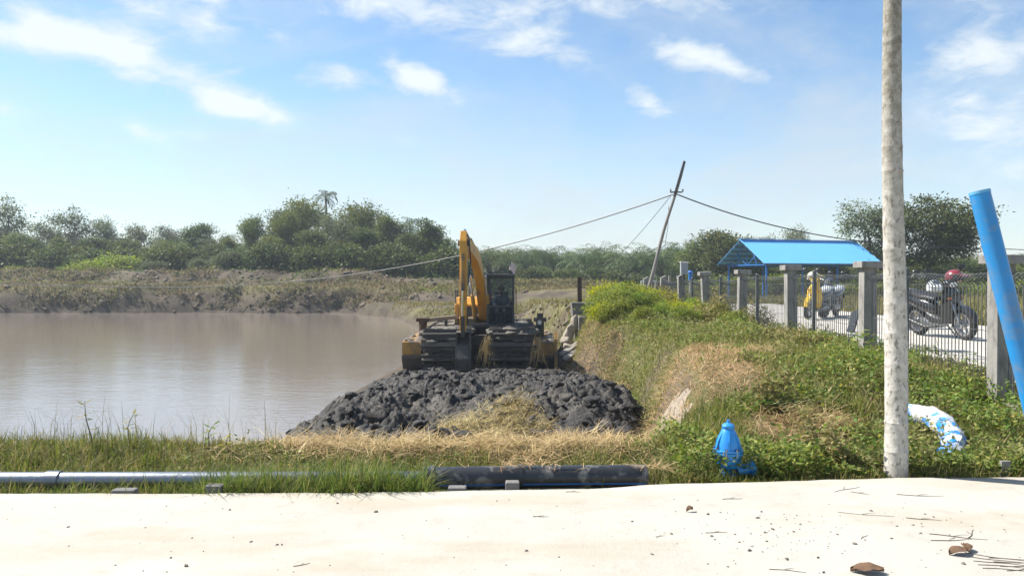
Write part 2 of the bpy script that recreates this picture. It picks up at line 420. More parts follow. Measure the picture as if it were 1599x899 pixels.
def ground_material():
    m = bpy.data.materials.new('ground_soil'); m.use_nodes = True
    nt = m.node_tree; N = nt.nodes.new; L = nt.links.new; b = nt.nodes['Principled BSDF']
    at = N('ShaderNodeAttribute'); at.attribute_name = 'zone'; at.attribute_type = 'GEOMETRY'
    sp = N('ShaderNodeSeparateColor'); L(at.outputs['Color'], sp.inputs[0])
    tc = N('ShaderNodeTexCoord')
    def nz(s, d, ro=.62):
        n = N('ShaderNodeTexNoise'); L(tc.outputs['Object'], n.inputs['Vector']); n.inputs['Scale'].default_value = s; n.inputs['Detail'].default_value = d; n.inputs['Roughness'].default_value = ro; return n.outputs[0]
    def mr(v, a, c):
        n = N('ShaderNodeMapRange'); L(v, n.inputs[0]); n.inputs[1].default_value = a; n.inputs[2].default_value = c; return n.outputs[0]
    def mix(f, a, c):
        n = N('ShaderNodeMix'); n.data_type = 'RGBA'; L(f, n.inputs[0])
        for i, v in ((6, a), (7, c)):
            if isinstance(v, tuple): n.inputs[i].default_value = (*v, 1)
            else: L(v, n.inputs[i])
        return n.outputs[2]
    soil = mix(mr(nz(1.1, 7), .35, .65), (.095, .073, .05), (.15, .118, .08))
    soil = mix(mr(nz(.45, 5), .5, .68), soil, (.07, .056, .044))
    grass = mix(mr(nz(.7, 7), .35, .65), (.085, .095, .028), (.16, .145, .055))
    grass = mix(mr(nz(3.1, 5), .52, .7), grass, (.20, .165, .085))
    mud = mix(mr(nz(1.6, 8), .35, .65), (.05, .04, .03), (.105, .083, .06))
    c = mix(sp.outputs[0], soil, grass); c = mix(sp.outputs[1], c, mud)
    L(c, b.inputs['Base Color']); b.inputs['Roughness'].default_value = .92; b.inputs['Specular IOR Level'].default_value = .2
    bp = N('ShaderNodeBump'); bp.inputs['Strength'].default_value = .9; bp.inputs['Distance'].default_value = .07; L(nz(5, 8, .68), bp.inputs['Height']); L(bp.outputs[0], b.inputs['Normal'])
    return m
def zone_values(x, y, z):
    n = fbm(x, y, 3.0, 4, 90); n2 = fbm(x, y, .8, 3, 91)
    g = smooth(-.35, .25, n) * .9
    g = np.where(y < 9.5, .8, g)
    far = smooth(60, 66, y) * smooth(14, 6, x)
    terr = np.exp(-((z - .55) / .35) ** 2)
    g = np.where(far > .5, np.clip(terr * .75 + .35 * n, 0, 1), g)
    g = np.where(y > 80, .75, g)
    g = np.where((x > edgeX(y) + .8) & (y < 60), .85, g)
    mud = smooth(-.75, -1.3, z + .35 * n2) + .0 * z
    mud = np.where((y > 60) & (x < 12), np.maximum(mud, smooth(.9, 1.5, z + .5 * n2) * smooth(79, 75, y) * .75 * smooth(0.1, -.3, n)), mud)
    mud = np.where((y > 60) & (x < 12), np.maximum(mud, smooth(.25, -.6, z + .4 * n2) * .9), mud)
    mud = np.where((y > 25) & (y < 60) & (x > -14) & (x < edgeX(y) + .2), np.maximum(mud, .55 * smooth(-.2, .3, n2)), mud)
    return g, np.clip(mud, 0, 1)
gm = np_mesh('ground', np.stack([GXX, GYY, GZ], -1).reshape(-1, 3), grid_faces(len(GY), len(GX)), True)
gm.materials.append(ground_material())
ca = gm.color_attributes.new('zone', 'FLOAT_COLOR', 'POINT')
zg, zm = zone_values(GXX.ravel(), GYY.ravel(), GZ.ravel())
ca.data.foreach_set('color', np.stack([zg, zm, 0 * zg, 0 * zg + 1], -1).astype(np.float32).ravel())
tag(link_obj('ground', gm), kind='structure')

# ---- pond
def water_material():
    m = bpy.data.materials.new('pond_water'); m.use_nodes = True
    nt = m.node_tree; N = nt.nodes.new; L = nt.links.new; b = nt.nodes['Principled BSDF']
    tc = N('ShaderNodeTexCoord')
    n = N('ShaderNodeTexNoise'); L(tc.outputs['Object'], n.inputs['Vector']); n.inputs['Scale'].default_value = .12; n.inputs['Detail'].default_value = 4
    mx = N('ShaderNodeMix'); mx.data_type = 'RGBA'; L(n.outputs[0], mx.inputs[0]); mx.inputs[6].default_value = (.205, .165, .135, 1); mx.inputs[7].default_value = (.235, .195, .165, 1); L(mx.outputs[2], b.inputs['Base Color'])
    b.inputs['Roughness'].default_value = .07; b.inputs['IOR'].default_value = 1.45; b.inputs['Specular IOR Level'].default_value = .62
    hs = []
    for sc, st, wt in ((2.6, (1, 2.2, 1), 1.0), (9, (1, 1.9, 1), .35), (.5, (1, 1.6, 1), 1.4)):
        mp = N('ShaderNodeMapping'); mp.inputs['Scale'].default_value = st; L(tc.outputs['Object'], mp.inputs[0])
        k = N('ShaderNodeTexNoise'); L(mp.outputs[0], k.inputs['Vector']); k.inputs['Scale'].default_value = sc; k.inputs['Detail'].default_value = 3
        q = N('ShaderNodeMath'); q.operation = 'MULTIPLY'; q.inputs[1].default_value = wt; L(k.outputs[0], q.inputs[0]); hs.append(q.outputs[0])
    s1 = N('ShaderNodeMath'); L(hs[0], s1.inputs[0]); L(hs[1], s1.inputs[1]); s2 = N('ShaderNodeMath'); L(s1.outputs[0], s2.inputs[0]); L(hs[2], s2.inputs[1])
    bp = N('ShaderNodeBump'); bp.inputs['Strength'].default_value = .2; bp.inputs['Distance'].default_value = .03; L(s2.outputs[0], bp.inputs['Height']); L(bp.outputs[0], b.inputs['Normal'])
    return m
wx = axis((-180, 2, 13)); wy = axis((7.5, 70, 5.2))
WX, WY = np.meshgrid(wx, wy)
wm = np_mesh('pond_water', np.stack([WX, WY, 0 * WX + WATER_Z], -1).reshape(-1, 3), grid_faces(len(wy), len(wx)), True)
wm.materials.append(water_material())
tag(link_obj('pond_water', wm), kind='structure')

# ---- concrete pavement the camera stands on
def pave_material():
    m = bpy.data.materials.new('pavement_concrete'); m.use_nodes = True
    nt = m.node_tree; N = nt.nodes.new; L = nt.links.new; b = nt.nodes['Principled BSDF']; tc = N('ShaderNodeTexCoord')
    def nz(s, d, ro=.6, st=(1, 1, 1)):
        mp = N('ShaderNodeMapping'); mp.inputs['Scale'].default_value = st; L(tc.outputs['Object'], mp.inputs[0])
        n = N('ShaderNodeTexNoise'); L(mp.outputs[0], n.inputs['Vector']); n.inputs['Scale'].default_value = s; n.inputs['Detail'].default_value = d; n.inputs['Roughness'].default_value = ro; return n.outputs[0]
    def mr(v, a, c, lo=0, hi=1):
        n = N('ShaderNodeMapRange'); L(v, n.inputs[0]); n.inputs[1].default_value = a; n.inputs[2].default_value = c; n.inputs[3].default_value = lo; n.inputs[4].default_value = hi; return n.outputs[0]
    def mix(f, a, c):
        n = N('ShaderNodeMix'); n.data_type = 'RGBA'; L(f, n.inputs[0])
        for i, v in ((6, a), (7, c)):
            if isinstance(v, tuple): n.inputs[i].default_value = (*v, 1)
            else: L(v, n.inputs[i])
        return n.outputs[2]
    c = mix(mr(nz(.9, 6), .35, .65), (.40, .375, .325), (.45, .424, .372))
    c = mix(mr(nz(.55, 6, .65, (.6, 1.6, 1)), .48, .68, 0, .8), c, (.345, .285, .20))
    c = mix(mr(nz(5, 6), .56, .75, 0, .55), c, (.32, .285, .23))
    c = mix(mr(nz(55, 3), .64, .72, 0, .45), c, (.30, .24, .17))
    L(c, b.inputs['Base Color']); b.inputs['Roughness'].default_value = .9; b.inputs['Specular IOR Level'].default_value = .25
    bp = N('ShaderNodeBump'); bp.inputs['Strength'].default_value = .5; bp.inputs['Distance'].default_value = .01; L(nz(22, 8, .7), bp.inputs['Height']); L(bp.outputs[0], b.inputs['Normal'])
    return m
edge = [(-14, 5.45)]
for px, py in ((0, 771), (200, 770), (420, 769), (640, 768), (800, 765), (950, 762), (1010, 757), (1160, 752), (1300, 748), (1400, 745.5), (1599, 744.5)):
    d = CAMZ * F / (py - HZ); edge.append((PX(px, d), d))
edge.append((12, 6.1))
ex = np.array([e[0] for e in edge]); ey = np.array([e[1] for e in edge])
xs = np.linspace(-14, 12, 520)
ye = np.interp(xs, ex, ey) + .012 * fbm(xs, xs * 0, .18, 4, 5) + .02 * fbm(xs, xs * 0, 1.2, 3, 6)
vv = []
rows = [(-12.0, 0.0), (None, -.35), (None, -.012), (None, 0.0), (None, 0.0)]
V = np.concatenate([np.stack([xs, 0 * xs - 12, 0 * xs], -1), np.stack([xs, ye - .35, .006 * fbm(xs, 0 * xs, .9, 3, 4)], -1), np.stack([xs, ye - .02, .004 * fbm(xs, 0 * xs, .3, 3, 4)], -1),
                    np.stack([xs, ye, 0 * xs - .014], -1), np.stack([xs, ye + .01, 0 * xs - .17], -1)])
pm = np_mesh('concrete_pavement', V, grid_faces(5, len(xs)), False)
pm.materials.append(pave_material())
tag(link_obj('concrete_pavement', pm), kind='structure')

# ---- raised concrete path behind the fence
PATH_Z = .40
mb = MB()
ys = np.linspace(7.6, 32, 70)
xl = 5.92 + .02 * fbm(ys, ys * 0, .8, 3, 2)
sec = [[Vector((xl[i], ys[i], .0)), Vector((xl[i], ys[i], PATH_Z - .02)), Vector((xl[i] + .02, ys[i], PATH_Z)), Vector((10.4, ys[i], PATH_Z + .02)), Vector((10.42, ys[i], .0))] for i in range(len(ys))]
mb.loft(sec)
tag(mb.build('concrete_path', M['path']), kind='structure')
# ================================================================== PIPES, VALVE, TRUNK
def pipe_run(name, pts, r, m, label, cat, n=20, wobble=0, thick=.012, parts=None):
    t = thing(name, label, cat, (pts[0][0], pts[0][1], pts[0][2] - r))
    base = Vector(t.location)
    q = [Vector(p) - base for p in pts]
    mb = MB().tube(q, r, n, cap=False)
    # open mouths: an inner wall and end rings
    mb.tube(q, r - thick, n, cap=False)
    m2 = len(q)
    for e in (0, m2 - 1):
        for k in range(n):
            a = e * n + k; b_ = e * n + (k + 1) % n; off = m2 * n
            mb.f.append((a, b_, b_ + off, a + off))
    mb.build('pipe_wall', m, t, sm=True)
    return t, q
steel_t, q = pipe_run('steel_pipe', [(-13, 5.87, -.012), (-6, 5.9, -.008), (-2.5, 5.93, -.01), (-.62, 5.985, -.02)], .062, M['steel'],
               'shiny galvanised steel pipe lying in grass along the pavement edge', 'pipe')
for xx in (-7.2, -3.4):
    yy = float(np.interp(xx, [-13, -6, -2.5], [0, .03, .06])); zz = float(np.interp(xx, [-13, -6, -2.5], [.062, .066, .064])); MB().tube([(xx + 13 - .05, yy, zz), (xx + 13 + .05, yy, zz)], .071, 20).build('coupling', M['steel'], steel_t, sm=True)
black_t, q = pipe_run('black_pipe', [(-.66, 5.985, -.012), (.2, 6.02, -.008), (1.02, 6.06, -.012)], .085, M['hdpe'], 'black plastic water pipe with blue stripe lying at the pavement edge', 'pipe')
L0 = Vector(black_t.location)
for ang in (R(205), R(255)):
    pts = []
    for (x, y, z) in ((-.64, 5.985, -.012), (.2, 6.02, -.008), (1.0, 6.06, -.012)):
        pts.append(Vector((x, y + math.cos(ang) * .0845, z + math.sin(ang) * .0845)) - L0)
    MB().beam(pts[0], pts[1], .012, .004, (0, math.cos(ang), math.sin(ang))).beam(pts[1], pts[2], .012, .004, (0, math.cos(ang), math.sin(ang))).build('blue_stripe', M['hdpe_stripe'], black_t)
for xx in (-.6, .06):
    k = (xx + .66) / .86
    MB().tube([(xx + .66 - .02, k * .035, .087 + k * .004), (xx + .66 + .02, k * .035, .087 + k * .004)], [.093, .093], 20).build('weld_bead', M['hdpe'], black_t, sm=True)

# ---- blue air valve
vd = 6.22
vx = PX(1138, vd)
valve = thing('air_valve', 'bright blue cast iron air valve with conical ribbed cap in grass', 'valve', (vx, vd, -.08))
V_ = M['valve_blue']
valve.scale = (1.12, 1.12, 1.04)
MB().lathe([(.10, -.06), (.10, .01), (.062, .02), (.058, .10), (.07, .12)], 24).build('inlet_pipe', V_, valve, sm=True)
MB().lathe([(.075, .10), (.088, .13), (.092, .17), (.09, .2)], 24).build('body', V_, valve, sm=True)
fl = MB().lathe([(.104, .197), (.104, .213)], 24).build('lower_flange', V_, valve, sm=True, bevel=.003)
fu = MB().lathe([(.104, .2165), (.104, .232)], 24).build('upper_flange', V_, valve, sm=True, bevel=.003)
for k in range(8):
    a = 2 * math.pi * (k + .5) / 8
    MB().lathe([(.011, .188), (.011, .245)], 6, Matrix.Translation((math.cos(a) * .094, math.sin(a) * .094, 0))).build('bolt', M['steel'], fu)
MB().lathe([(.084, .231), (.08, .27), (.066, .32), (.05, .365), (.038, .385)], 24).build('bonnet', V_, valve, sm=True)
for k in range(6):
    a = 2 * math.pi * (k + .3) / 6
    Mx = Matrix.Rotation(a, 4, 'Z')
    MB().prism([(.07, .232), (.1, .232), (.084, .30), (.052, .36), (.04, .36)], 'y', -.007, .007).build('rib', V_, valve).matrix_local = Mx
MB().lathe([(.04, .384), (.043, .388), (.043, .408), (.03, .422), (.014, .427)], 20).build('cap', V_, valve, sm=True)
MB().lathe([(.011, .425), (.011, .45)], 6).build('stem_nut', V_, valve)
mo = Matrix.Translation((.055, -.03, .075)) @ Matrix.Rotation(R(78), 4, 'Y')
MB().lathe([(.042, 0), (.042, .085), (.062, .086), (.062, .115), (.04, .116), (.036, .13)], 18, mo).build('side_outlet', V_, valve, sm=True)

# ---- areca palm: pale ringed trunk, crown above the picture
def trunk_material():
    m = bpy.data.materials.new('ringed_bark'); m.use_nodes = True
    nt = m.node_tree; N = nt.nodes.new; L = nt.links.new; b = nt.nodes['Principled BSDF']; tc = N('ShaderNodeTexCoord')
    def nz(s, d, ro=.6, st=(1, 1, 1)):
        mp = N('ShaderNodeMapping'); mp.inputs['Scale'].default_value = st; L(tc.outputs['Object'], mp.inputs[0])
        n = N('ShaderNodeTexNoise'); L(mp.outputs[0], n.inputs['Vector']); n.inputs['Scale'].default_value = s; n.inputs['Detail'].default_value = d; n.inputs['Roughness'].default_value = ro; return n.outputs[0]
    def mr(v, a, c, lo=0, hi=1):
        n = N('ShaderNodeMapRange'); L(v, n.inputs[0]); n.inputs[1].default_value = a; n.inputs[2].default_value = c; n.inputs[3].default_value = lo; n.inputs[4].default_value = hi; return n.outputs[0]
    def mix(f, a, c):
        n = N('ShaderNodeMix'); n.data_type = 'RGBA'; L(f, n.inputs[0])
        for i, v in ((6, a), (7, c)):
            if isinstance(v, tuple): n.inputs[i].default_value = (*v, 1)
            else: L(v, n.inputs[i])
        return n.outputs[2]
    sp = N('ShaderNodeSeparateXYZ'); L(tc.outputs['Object'], sp.inputs[0])
    up = mr(sp.outputs[2], 1.4, 3.4)          # lime-washed foot, bare grey bark higher up
    base = mix(up, (.43, .40, .35), (.20, .18, .14))
    pale = mix(up, (.54, .515, .465), (.34, .325, .28))
    c = mix(mr(nz(16, 7), .4, .62), base, pale)
    c = mix(mr(nz(34, 5, .65, (1, 1, .55)), .54, .64, 0, .85), c, (.17, .145, .115))
    c = mix(mr(nz(9, 6), .6, .7, 0, .6), c, (.20, .19, .13))
    c = mix(mr(sp.outputs[2], .22, .02, 0, .65), c, (.17, .13, .095))
    L(c, b.inputs['Base Color']); b.inputs['Roughness'].default_value = .88; b.inputs['Specular IOR Level'].default_value = .25
    bp = N('ShaderNodeBump'); bp.inputs['Strength'].default_value = .6; bp.inputs['Distance'].default_value = .012; L(nz(28, 8, .7), bp.inputs['Height']); L(bp.outputs[0], b.inputs['Normal'])
    return m
M['bark_white'] = trunk_material()
pd = 6.13
px0 = PX(1401, pd)
palm = thing('areca_palm', 'slender palm with pale ringed trunk at the pavement edge', 'palm tree', (px0, pd, -.13))
ringz = [.06]; z = .06
while z < 6.3:
    z += .245 - .014 * z + random.uniform(-.03, .03); ringz.append(z)
pts, rad = [], []
def trunk_c(z): return Vector((-.012 * z + .01 * math.sin(z * 1.7), 0.004 * z, z))
def trunk_r(z): return np.interp(z, [0, .12, .5, 1.5, 2.4, 3.7, 6.3], [.098, .088, .083, .081, .074, .066, .055])
for i in range(len(ringz)):
    z0 = ringz[i]
    kk = random.uniform(1.012, 1.05)
    for dz, k in ((-.014, 1.0), (-.004, kk), (.004, kk + .004), (.012, 1.0)):
        pts.append(trunk_c(z0 + dz)); rad.append(trunk_r(z0 + dz) * k * random.uniform(.99, 1.01))
    if i < len(ringz) - 1:
        for t in (.3, .65): zz = lerp(z0, ringz[i + 1], t); pts.append(trunk_c(zz)); rad.append(trunk_r(zz) * random.uniform(.975, 1.012))
pts.insert(0, trunk_c(-.15)); rad.insert(0, .105)
MB().tube(pts, rad, 26).build('trunk', M['bark_white'], palm, sm=True)
M['palm_leaf'] = leafmat('palm_leaf', (.05, .085, .022), (.10, .145, .04), trans=.25)
def frond_geo(mb_v, mb_f, origin, az, el0, length, droop, nl, ll, lw, width0=.02):
    """one pinnate frond: rachis and leaflets as quads"""
    o = np.array(origin, float); pts = []; el = el0; p = o.copy(); n = 12
    for i in range(n + 1):
        pts.append(p.copy()); d = np.array([math.cos(az) * math.cos(el), math.sin(az) * math.cos(el), math.sin(el)])
        p = p + d * length / n; el -= droop / n * (0.4 + 1.2 * i / n)
    pts = np.array(pts)
    side = np.array([-math.sin(az), math.cos(az), 0.])
    def quad(a, b, c, d):
        k = len(mb_v); mb_v.extend([a, b, c, d]); mb_f.append((k, k + 1, k + 2, k + 3))
    for i in range(n):
        w0 = width0 * (1 - i / n) + .004; w1 = width0 * (1 - (i + 1) / n) + .004
        quad(pts[i] - side * w0, pts[i] + side * w0, pts[i + 1] + side * w1, pts[i + 1] - side * w1)
    for j in range(nl):
        t = .16 + .84 * (j + random.random() * .5) / nl
        f = t * n; i = min(int(f), n - 1); c = pts[i] + (pts[i + 1] - pts[i]) * (f - i); tang = (pts[i + 1] - pts[i]); tang /= np.linalg.norm(tang)
        L_ = ll * (.35 + .65 * math.sin(math.pi * (.12 + .83 * t))) * random.uniform(.85, 1.1)
        for s in (-1, 1):
            dr = side * s * .8 + tang * .55 + np.array([0, 0, random.uniform(-.45, .15)])
            dr /= np.linalg.norm(dr)
            m_ = c + dr * L_ * .5; tip = c + dr * L_ + np.array([0, 0, -.28 * L_])
            wv = np.cross(dr, np.array([0, 0, 1.])); wv = wv / (np.linalg.norm(wv) + 1e-6) * .6 + tang * .5; wv = wv * lw
            quad(c, m_ + wv, tip, m_ - wv)
def frond_mesh(name, specs, m):
    v, f = [], []
    for s in specs: frond_geo(v, f, *s)
    me = np_mesh(name, np.array(v), np.array(f)); me.materials.append(m); return me
top = trunk_c(6.3)
MB().tube([top, top + Vector((0, 0, .75))], [.06, .045], 14).build('crownshaft', mat('crownshaft_green', (.16, .22, .07), (.2, .24, .09), .5), palm, sm=True)
fr = link_obj('frond', frond_mesh('frond', [((0, 0, 0), 0, R(52), 1.7, R(95), 24, .42, .016)], M['palm_leaf']), None, palm)
for k in range(8):
    o = fr if k == 0 else fr.copy()
    if k: col.objects.link(o); o.parent = palm
    o.location = top + Vector((0, 0, .72)); o.rotation_euler = (0, random.uniform(-.25, .2), k * 2 * math.pi / 8 + random.uniform(-.2, .2))

# ---- leaning blue pipe
a = P(1528, 299, 6.55); b_ = P(1646, 752, 6.35); b_ = b_ + (b_ - a).normalized() * .25
t = thing('leaning_blue_pipe', 'tall bright blue plastic pipe standing at a slant by the near fence post', 'pipe', (b_.x, b_.y, b_.z))
dr = (a - b_)
mb = MB(); n = 28
mb.tube([Vector(), dr * .5, dr], .079, n, cap=False); mb.tube([Vector(), dr * .5, dr], .071, n, cap=False)
for k in range(n):
    A = 2 * n + k; B = 2 * n + (k + 1) % n; mb.f.append((A, B, B + 3 * n, A + 3 * n))
mb.build('pipe_wall', M['pipe_blue'], t, sm=True)
MB().tube([dr * .992, dr * 1.001], .0815, n, cap=False).build('cut_rim', mat('pipe_rim', (.12, .40, .62), (.1, .34, .56), .4), t, sm=True)

# ---- bent pipe wrapped in torn blue and white sheet
pts = [P(1392, 652, 7.9), P(1424, 646, 7.8), P(1460, 655, 7.5), P(1486, 674, 7.2), P(1491, 697, 6.9), P(1482, 720, 6.65), P(1472, 752, 6.5)]
pp = []
for i in range(len(pts) - 1):
    for s in range(4):
        k = s / 4
        p0, p1, p2, p3 = pts[max(i - 1, 0)], pts[i], pts[i + 1], pts[min(i + 2, len(pts) - 1)]
        pp.append(.5 * ((2 * p1) + (p2 - p0) * k + (2 * p0 - 5 * p1 + 4 * p2 - p3) * k * k + (3 * p1 - p0 - 3 * p2 + p3) * k ** 3))
pp.append(pts[-1])
t = thing('wrapped_pipe', 'bent pipe wrapped in torn blue and white sheeting beside the palm trunk', 'pipe', tuple(pts[-1] - Vector((0, 0, .1))))
b0 = Vector(t.location)
core = [p - b0 for p in pp]
MB().tube(core, .085, 18).build('pipe_core', M['pipe_blue'], t, sm=True)
# crumpled wrap
mb = MB().tube(core, .097, 26, cap=False)
vs = []
for v in mb.v:
    w = Vector(v); k = min(range(len(core)), key=lambda i: (core[i] - w).length); d = (w - core[k]).normalized()
    vs.append(w + d * (.028 * mnoise.fractal(w * 11, 1.0, 2.0, 3) + .012 * mnoise.noise(w * 38)))
mb.v = [tuple(v) for v in vs]
mb.build('torn_wrap', M['tarp'], t, sm=True)

# ================================================================== FENCE
FX, F0, FS = 5.44, 8.9, 3.35
fence = thing('wire_mesh_fence', 'wire mesh fence on square concrete posts along the raised path', 'fence', (FX, F0, .0))
tops = [1.742, 1.735, 1.725, 1.66, 1.64, 1.6, 1.55, 1.5]
tilts = [(0, 0), (0, .004), (0, -.006), (.0, .012), (.02, -.055), (0, -.02), (0, .03), (.0, -.02)]
capm = MB().box(-.165, .165, -.165, .165, -.1, 0).mesh('cap', M['concrete'], bevel=.012)
for i in range(8):
    d = F0 + FS * i; zt = tops[i]; zb = -.35 if i == 0 else .0
    p = MB().box(-.1, .1, -.1, .1, zb, zt - .09).build('post', M['concrete'], fence, bevel=.01)
    p.location = (0, FS * i, 0); p.rotation_euler = (tilts[i][0], tilts[i][1], 0)
    if i in (0, 1, 2, 3, 4):
        c = link_obj('cap', capm, None, p); c.location = (0, 0, zt)
    else:
        MB().prism([(-.11, zt - .1), (.11, zt - .1), (.07, zt)], 'y', -.11, .11).build('cap', M['concrete'], p)
stm = mat('fence_steel', (.13, .14, .14), (.09, .10, .10), .5, 6, metal=.3)
wiremat = mat('fence_wire', (.16, .165, .17), (.11, .11, .11), .45, 6, metal=.4)
SPT = [(2.1, 1.61), (5.5, 1.6), (8.8, 1.55), (11.9, 1.5), (15.2, 1.45), (-2.4, 1.6)]
for k, (dy, zt) in enumerate(SPT):
    p = MB().box(-.027, .027, -.027, .027, -.1, zt).build('steel_post', stm, fence); p.location = (-.02, dy, 0)
    if k == 1: p.rotation_euler = (0, .012, 0)
    MB().lathe([(.036, zt - .03), (.036, zt + .006), (.02, zt + .022)], 10).build('post_cap', stm, p)
def mesh_panel(y0, y1, ztop, zbot, droop, step=.078):
    mb = MB(); w = .0045
    n = int((y1 - y0) / step)
    off = .03
    for k in range(n + 1):
        y = y0 + (y1 - y0) * k / n
        dz = -droop * math.sin(math.pi * k / n)
        zt = ztop + dz
        for (xa, za, xb, zb_) in ((off, zbot, off, zt - .14), (off, zt - .14, off - .075, zt - .06), (off - .075, zt - .06, off, zt)):
            mb.beam((xa, y, za), (xb, y, zb_), w * 2, w * 2, (0, 1, 0))
    for z in (zbot + .04, zbot + .34, zbot + .64, ztop - .14, ztop):
        pts = [(off - .006, y0 + (y1 - y0) * q / 8, z - droop * math.sin(math.pi * q / 8) * (1 if z > .9 else .3) + .008 * math.sin(q * 2.1 + z * 5)) for q in range(9)]
        for q in range(8): mb.beam(pts[q], pts[q + 1], .007, .007)
    o = mb.build('mesh_panel', wiremat, fence)
    o['kind'] = 'stuff'
ends = [-.0 + FS * i for i in range(8)]
for i in range(7):
    a, b = FS * i + .1, FS * (i + 1) - .1
    zt = [1.55, 1.54, 1.52, 1.45, 1.42, 1.38, 1.33][i]; zb = [.24, .4, .42, .42, .4, .38, .35][i]
    sp = [s for s, _ in SPT if a < s < b]
    if sp:
        mesh_panel(a, sp[0] - .03, zt, zb, [.02, .015, .03, .05, .06, .05, .05][i]); mesh_panel(sp[0] + .03, b, zt, zb, [.025, .02, .03, .05, .05, .05, .05][i])
    else: mesh_panel(a, b, zt, zb, .05)
mesh_panel(-2.4, -.1, 1.55, .2, .02)
for i in range(5):
    MB().box(-.085, .085, FS * i + .1, FS * (i + 1) - .1, -.2, [.175, .3, .36, .46, .48][i]).build('plinth', M['concrete'], fence, bevel=.012)
MB().box(-.085, .085, -2.4, -.1, -.3, .12).build('plinth', M['concrete'], fence, bevel=.012)

# pale box on the far fence post, blue-topped standpipe, white frame
d = F0 + FS * 5 - .25
bx = P(1068, 428, d)
t = thing('meter_box', 'small pale grey box fixed on a far fence post', 'box', tuple(bx))
MB().box(-.11, .11, -.08, .08, 0, .36).build('housing', mat('box_grey', (.34, .36, .38), (.28, .3, .32), .5), t, bevel=.01)
MB().box(-.125, .125, -.095, .095, .361, .40).build('lid', M['white_paint'], t, bevel=.008)
MB().box(-.09, .09, -.087, -.081, .04, .31).build('door', mat('box_door', (.26, .28, .31), (.22, .24, .27), .4), t)
MB().box(-.03, .03, -.03, .16, -.35, -.001).build('bracket', M['dark_metal'], t)
sp_ = P(1078, 470, 26.2)
t = thing('standpipe', 'white standpipe with blue top behind the far fence', 'pipe', (sp_.x, sp_.y, .2))
MB().tube([(0, 0, -.05), (0, 0, 1.2)], .05, 12).build('riser', M['white_paint'], t, sm=True)
MB().tube([(0, 0, 1.19), (0, 0, 1.42)], .066, 12).build('blue_sleeve', M['blue_paint'], t, sm=True)
MB().lathe([(.09, 1.42), (.09, 1.46), (.05, 1.5)], 12).build('cap', M['blue_paint'], t, sm=True)
c = P(1013, 455, 33)
t = thing('timber_trestle', 'white timber trestle with slanting braces behind the yellow green bushes', 'trestle', (c.x, c.y, .1))
for sx in (-.3, .3): MB().beam((sx, 0, -.1), (sx, 0, 1.2), .06, .06).build('upright', M['white_paint'], t)
MB().beam((-.33, 0, 1.225), (.33, 0, 1.225), .06, .05).build('crossbar', M['white_paint'], t)
MB().beam((-.2, -.07, .1), (.24, -.07, 1.05), .1, .02, (0, 1, 0)).build('brace', M['white_paint'], t)
MB().beam((-.05, -.1, .1), (.3, -.1, .7), .1, .02, (0, 1, 0)).build('brace', M['white_paint'], t)
for i, (px, d, zt) in enumerate(((1045, 30, 1.55), (983, 36, 1.1), (1024, 29, 1.3))):
    x = PX(px, d)
    t = tag(MB().tube([(0, 0, -.3), (0, 0, (zt - .2) * .5), (.02, 0, zt - .2)], [.07, .065, .055], 8).build('wooden_stake', M['wood_grey'], loc=(x, d, .2)),
        ['grey wooden stake between far fence post and white trestle', 'short grey wooden stake standing beyond the yellow green bushes', 'grey wooden stake next to the white timber trestle'][i], 'stake')

# ================================================================== POLE AND CABLES
def util_pole(base, top, r0, r1, label, fork=True):
    base = Vector(base); top = Vector(top)
    t = thing('utility_pole', label, 'pole', tuple(base))
    v = top - base
    k = [base.lerp(top, s) - base + Vector((.03 * math.sin(s * 9), 0, 0)) for s in np.linspace(-.04, 1, 12)]
    MB().tube(k, [lerp(r0, r1, s) for s in np.linspace(0, 1, 12)], 10).build('shaft', M['wood_grey'], t, sm=True)
    return t, v
pb = P(1004, 478, 31); pt = P(1068, 253, 31)
pole, pv = util_pole(pb, pt, .08, .045, 'thin leaning wooden pole carrying the cable behind the bushes')
ins = P(1052, 303, 31) - Vector(pole.location)
MB().tube([pv * .76 + Vector((0, 0, 0)), pv * 1.004], [.056, .05], 10).build('dark_top_wrap', M['black_rubber'], pole, sm=True)
MB().beam(ins + Vector((-.16, -.06, .06)), ins + Vector((.3, -.06, .06)), .05, .05).build('cable_bracket', M['dark_metal'], pole)
for sx in (-.14, .33): MB().lathe([(.02, 0), (.035, .02), (.02, .05), (.035, .08), (.015, .11)], 10, Matrix.Translation(ins + Vector((sx, -.06, .07)))).build('insulator', M['dark_metal'], pole, sm=True)
def cable(name, label, A, B, imgpts, r, n=60):
    """cable hanging over the straight plan line A-B, heights read along that line"""
    A = Vector((A[0], A[1])); B = Vector((B[0], B[1])); ks, zs = [], []
    for (px, py) in imgpts:
        m_ = (px - CX) / F      # X = m*Y ; X = A.x+k dx ; Y = A.y + k dy
        dx, dy = B - A; k = (m_ * A.y - A.x) / (dx - m_ * dy)
        Y = A.y + k * dy; ks.append(k); zs.append(CAMZ + (HZ - py) / F * Y)
    co = np.polyfit(ks, zs, 3, w=[4] + [1] * (len(ks) - 1))
    kk = np.linspace(ks[0], 1.0, n); zz = np.polyval(co, kk)
    pts = [Vector((lerp(A.x, B.x, k), lerp(A.y, B.y, k), z)) for k, z in zip(kk, zz)]
    me = MB().tube([p - pts[0] for p in pts], r, 6)
    o = me.build(name, M['black_rubber'], None, sm=True, loc=pts[0]); tag(o, label, 'cable')
    return pts
pc = P(1052, 303, 31)
cl = cable('overhead_cable', 'black cable sagging from leaning pole over the pond', (pc.x, 31), (PX(-140, 62), 62), [(1050, 304), (1000, 321), (850, 368), (690, 405), (500, 434), (330, 447), (240, 449), (0, 442)], .024, 90)
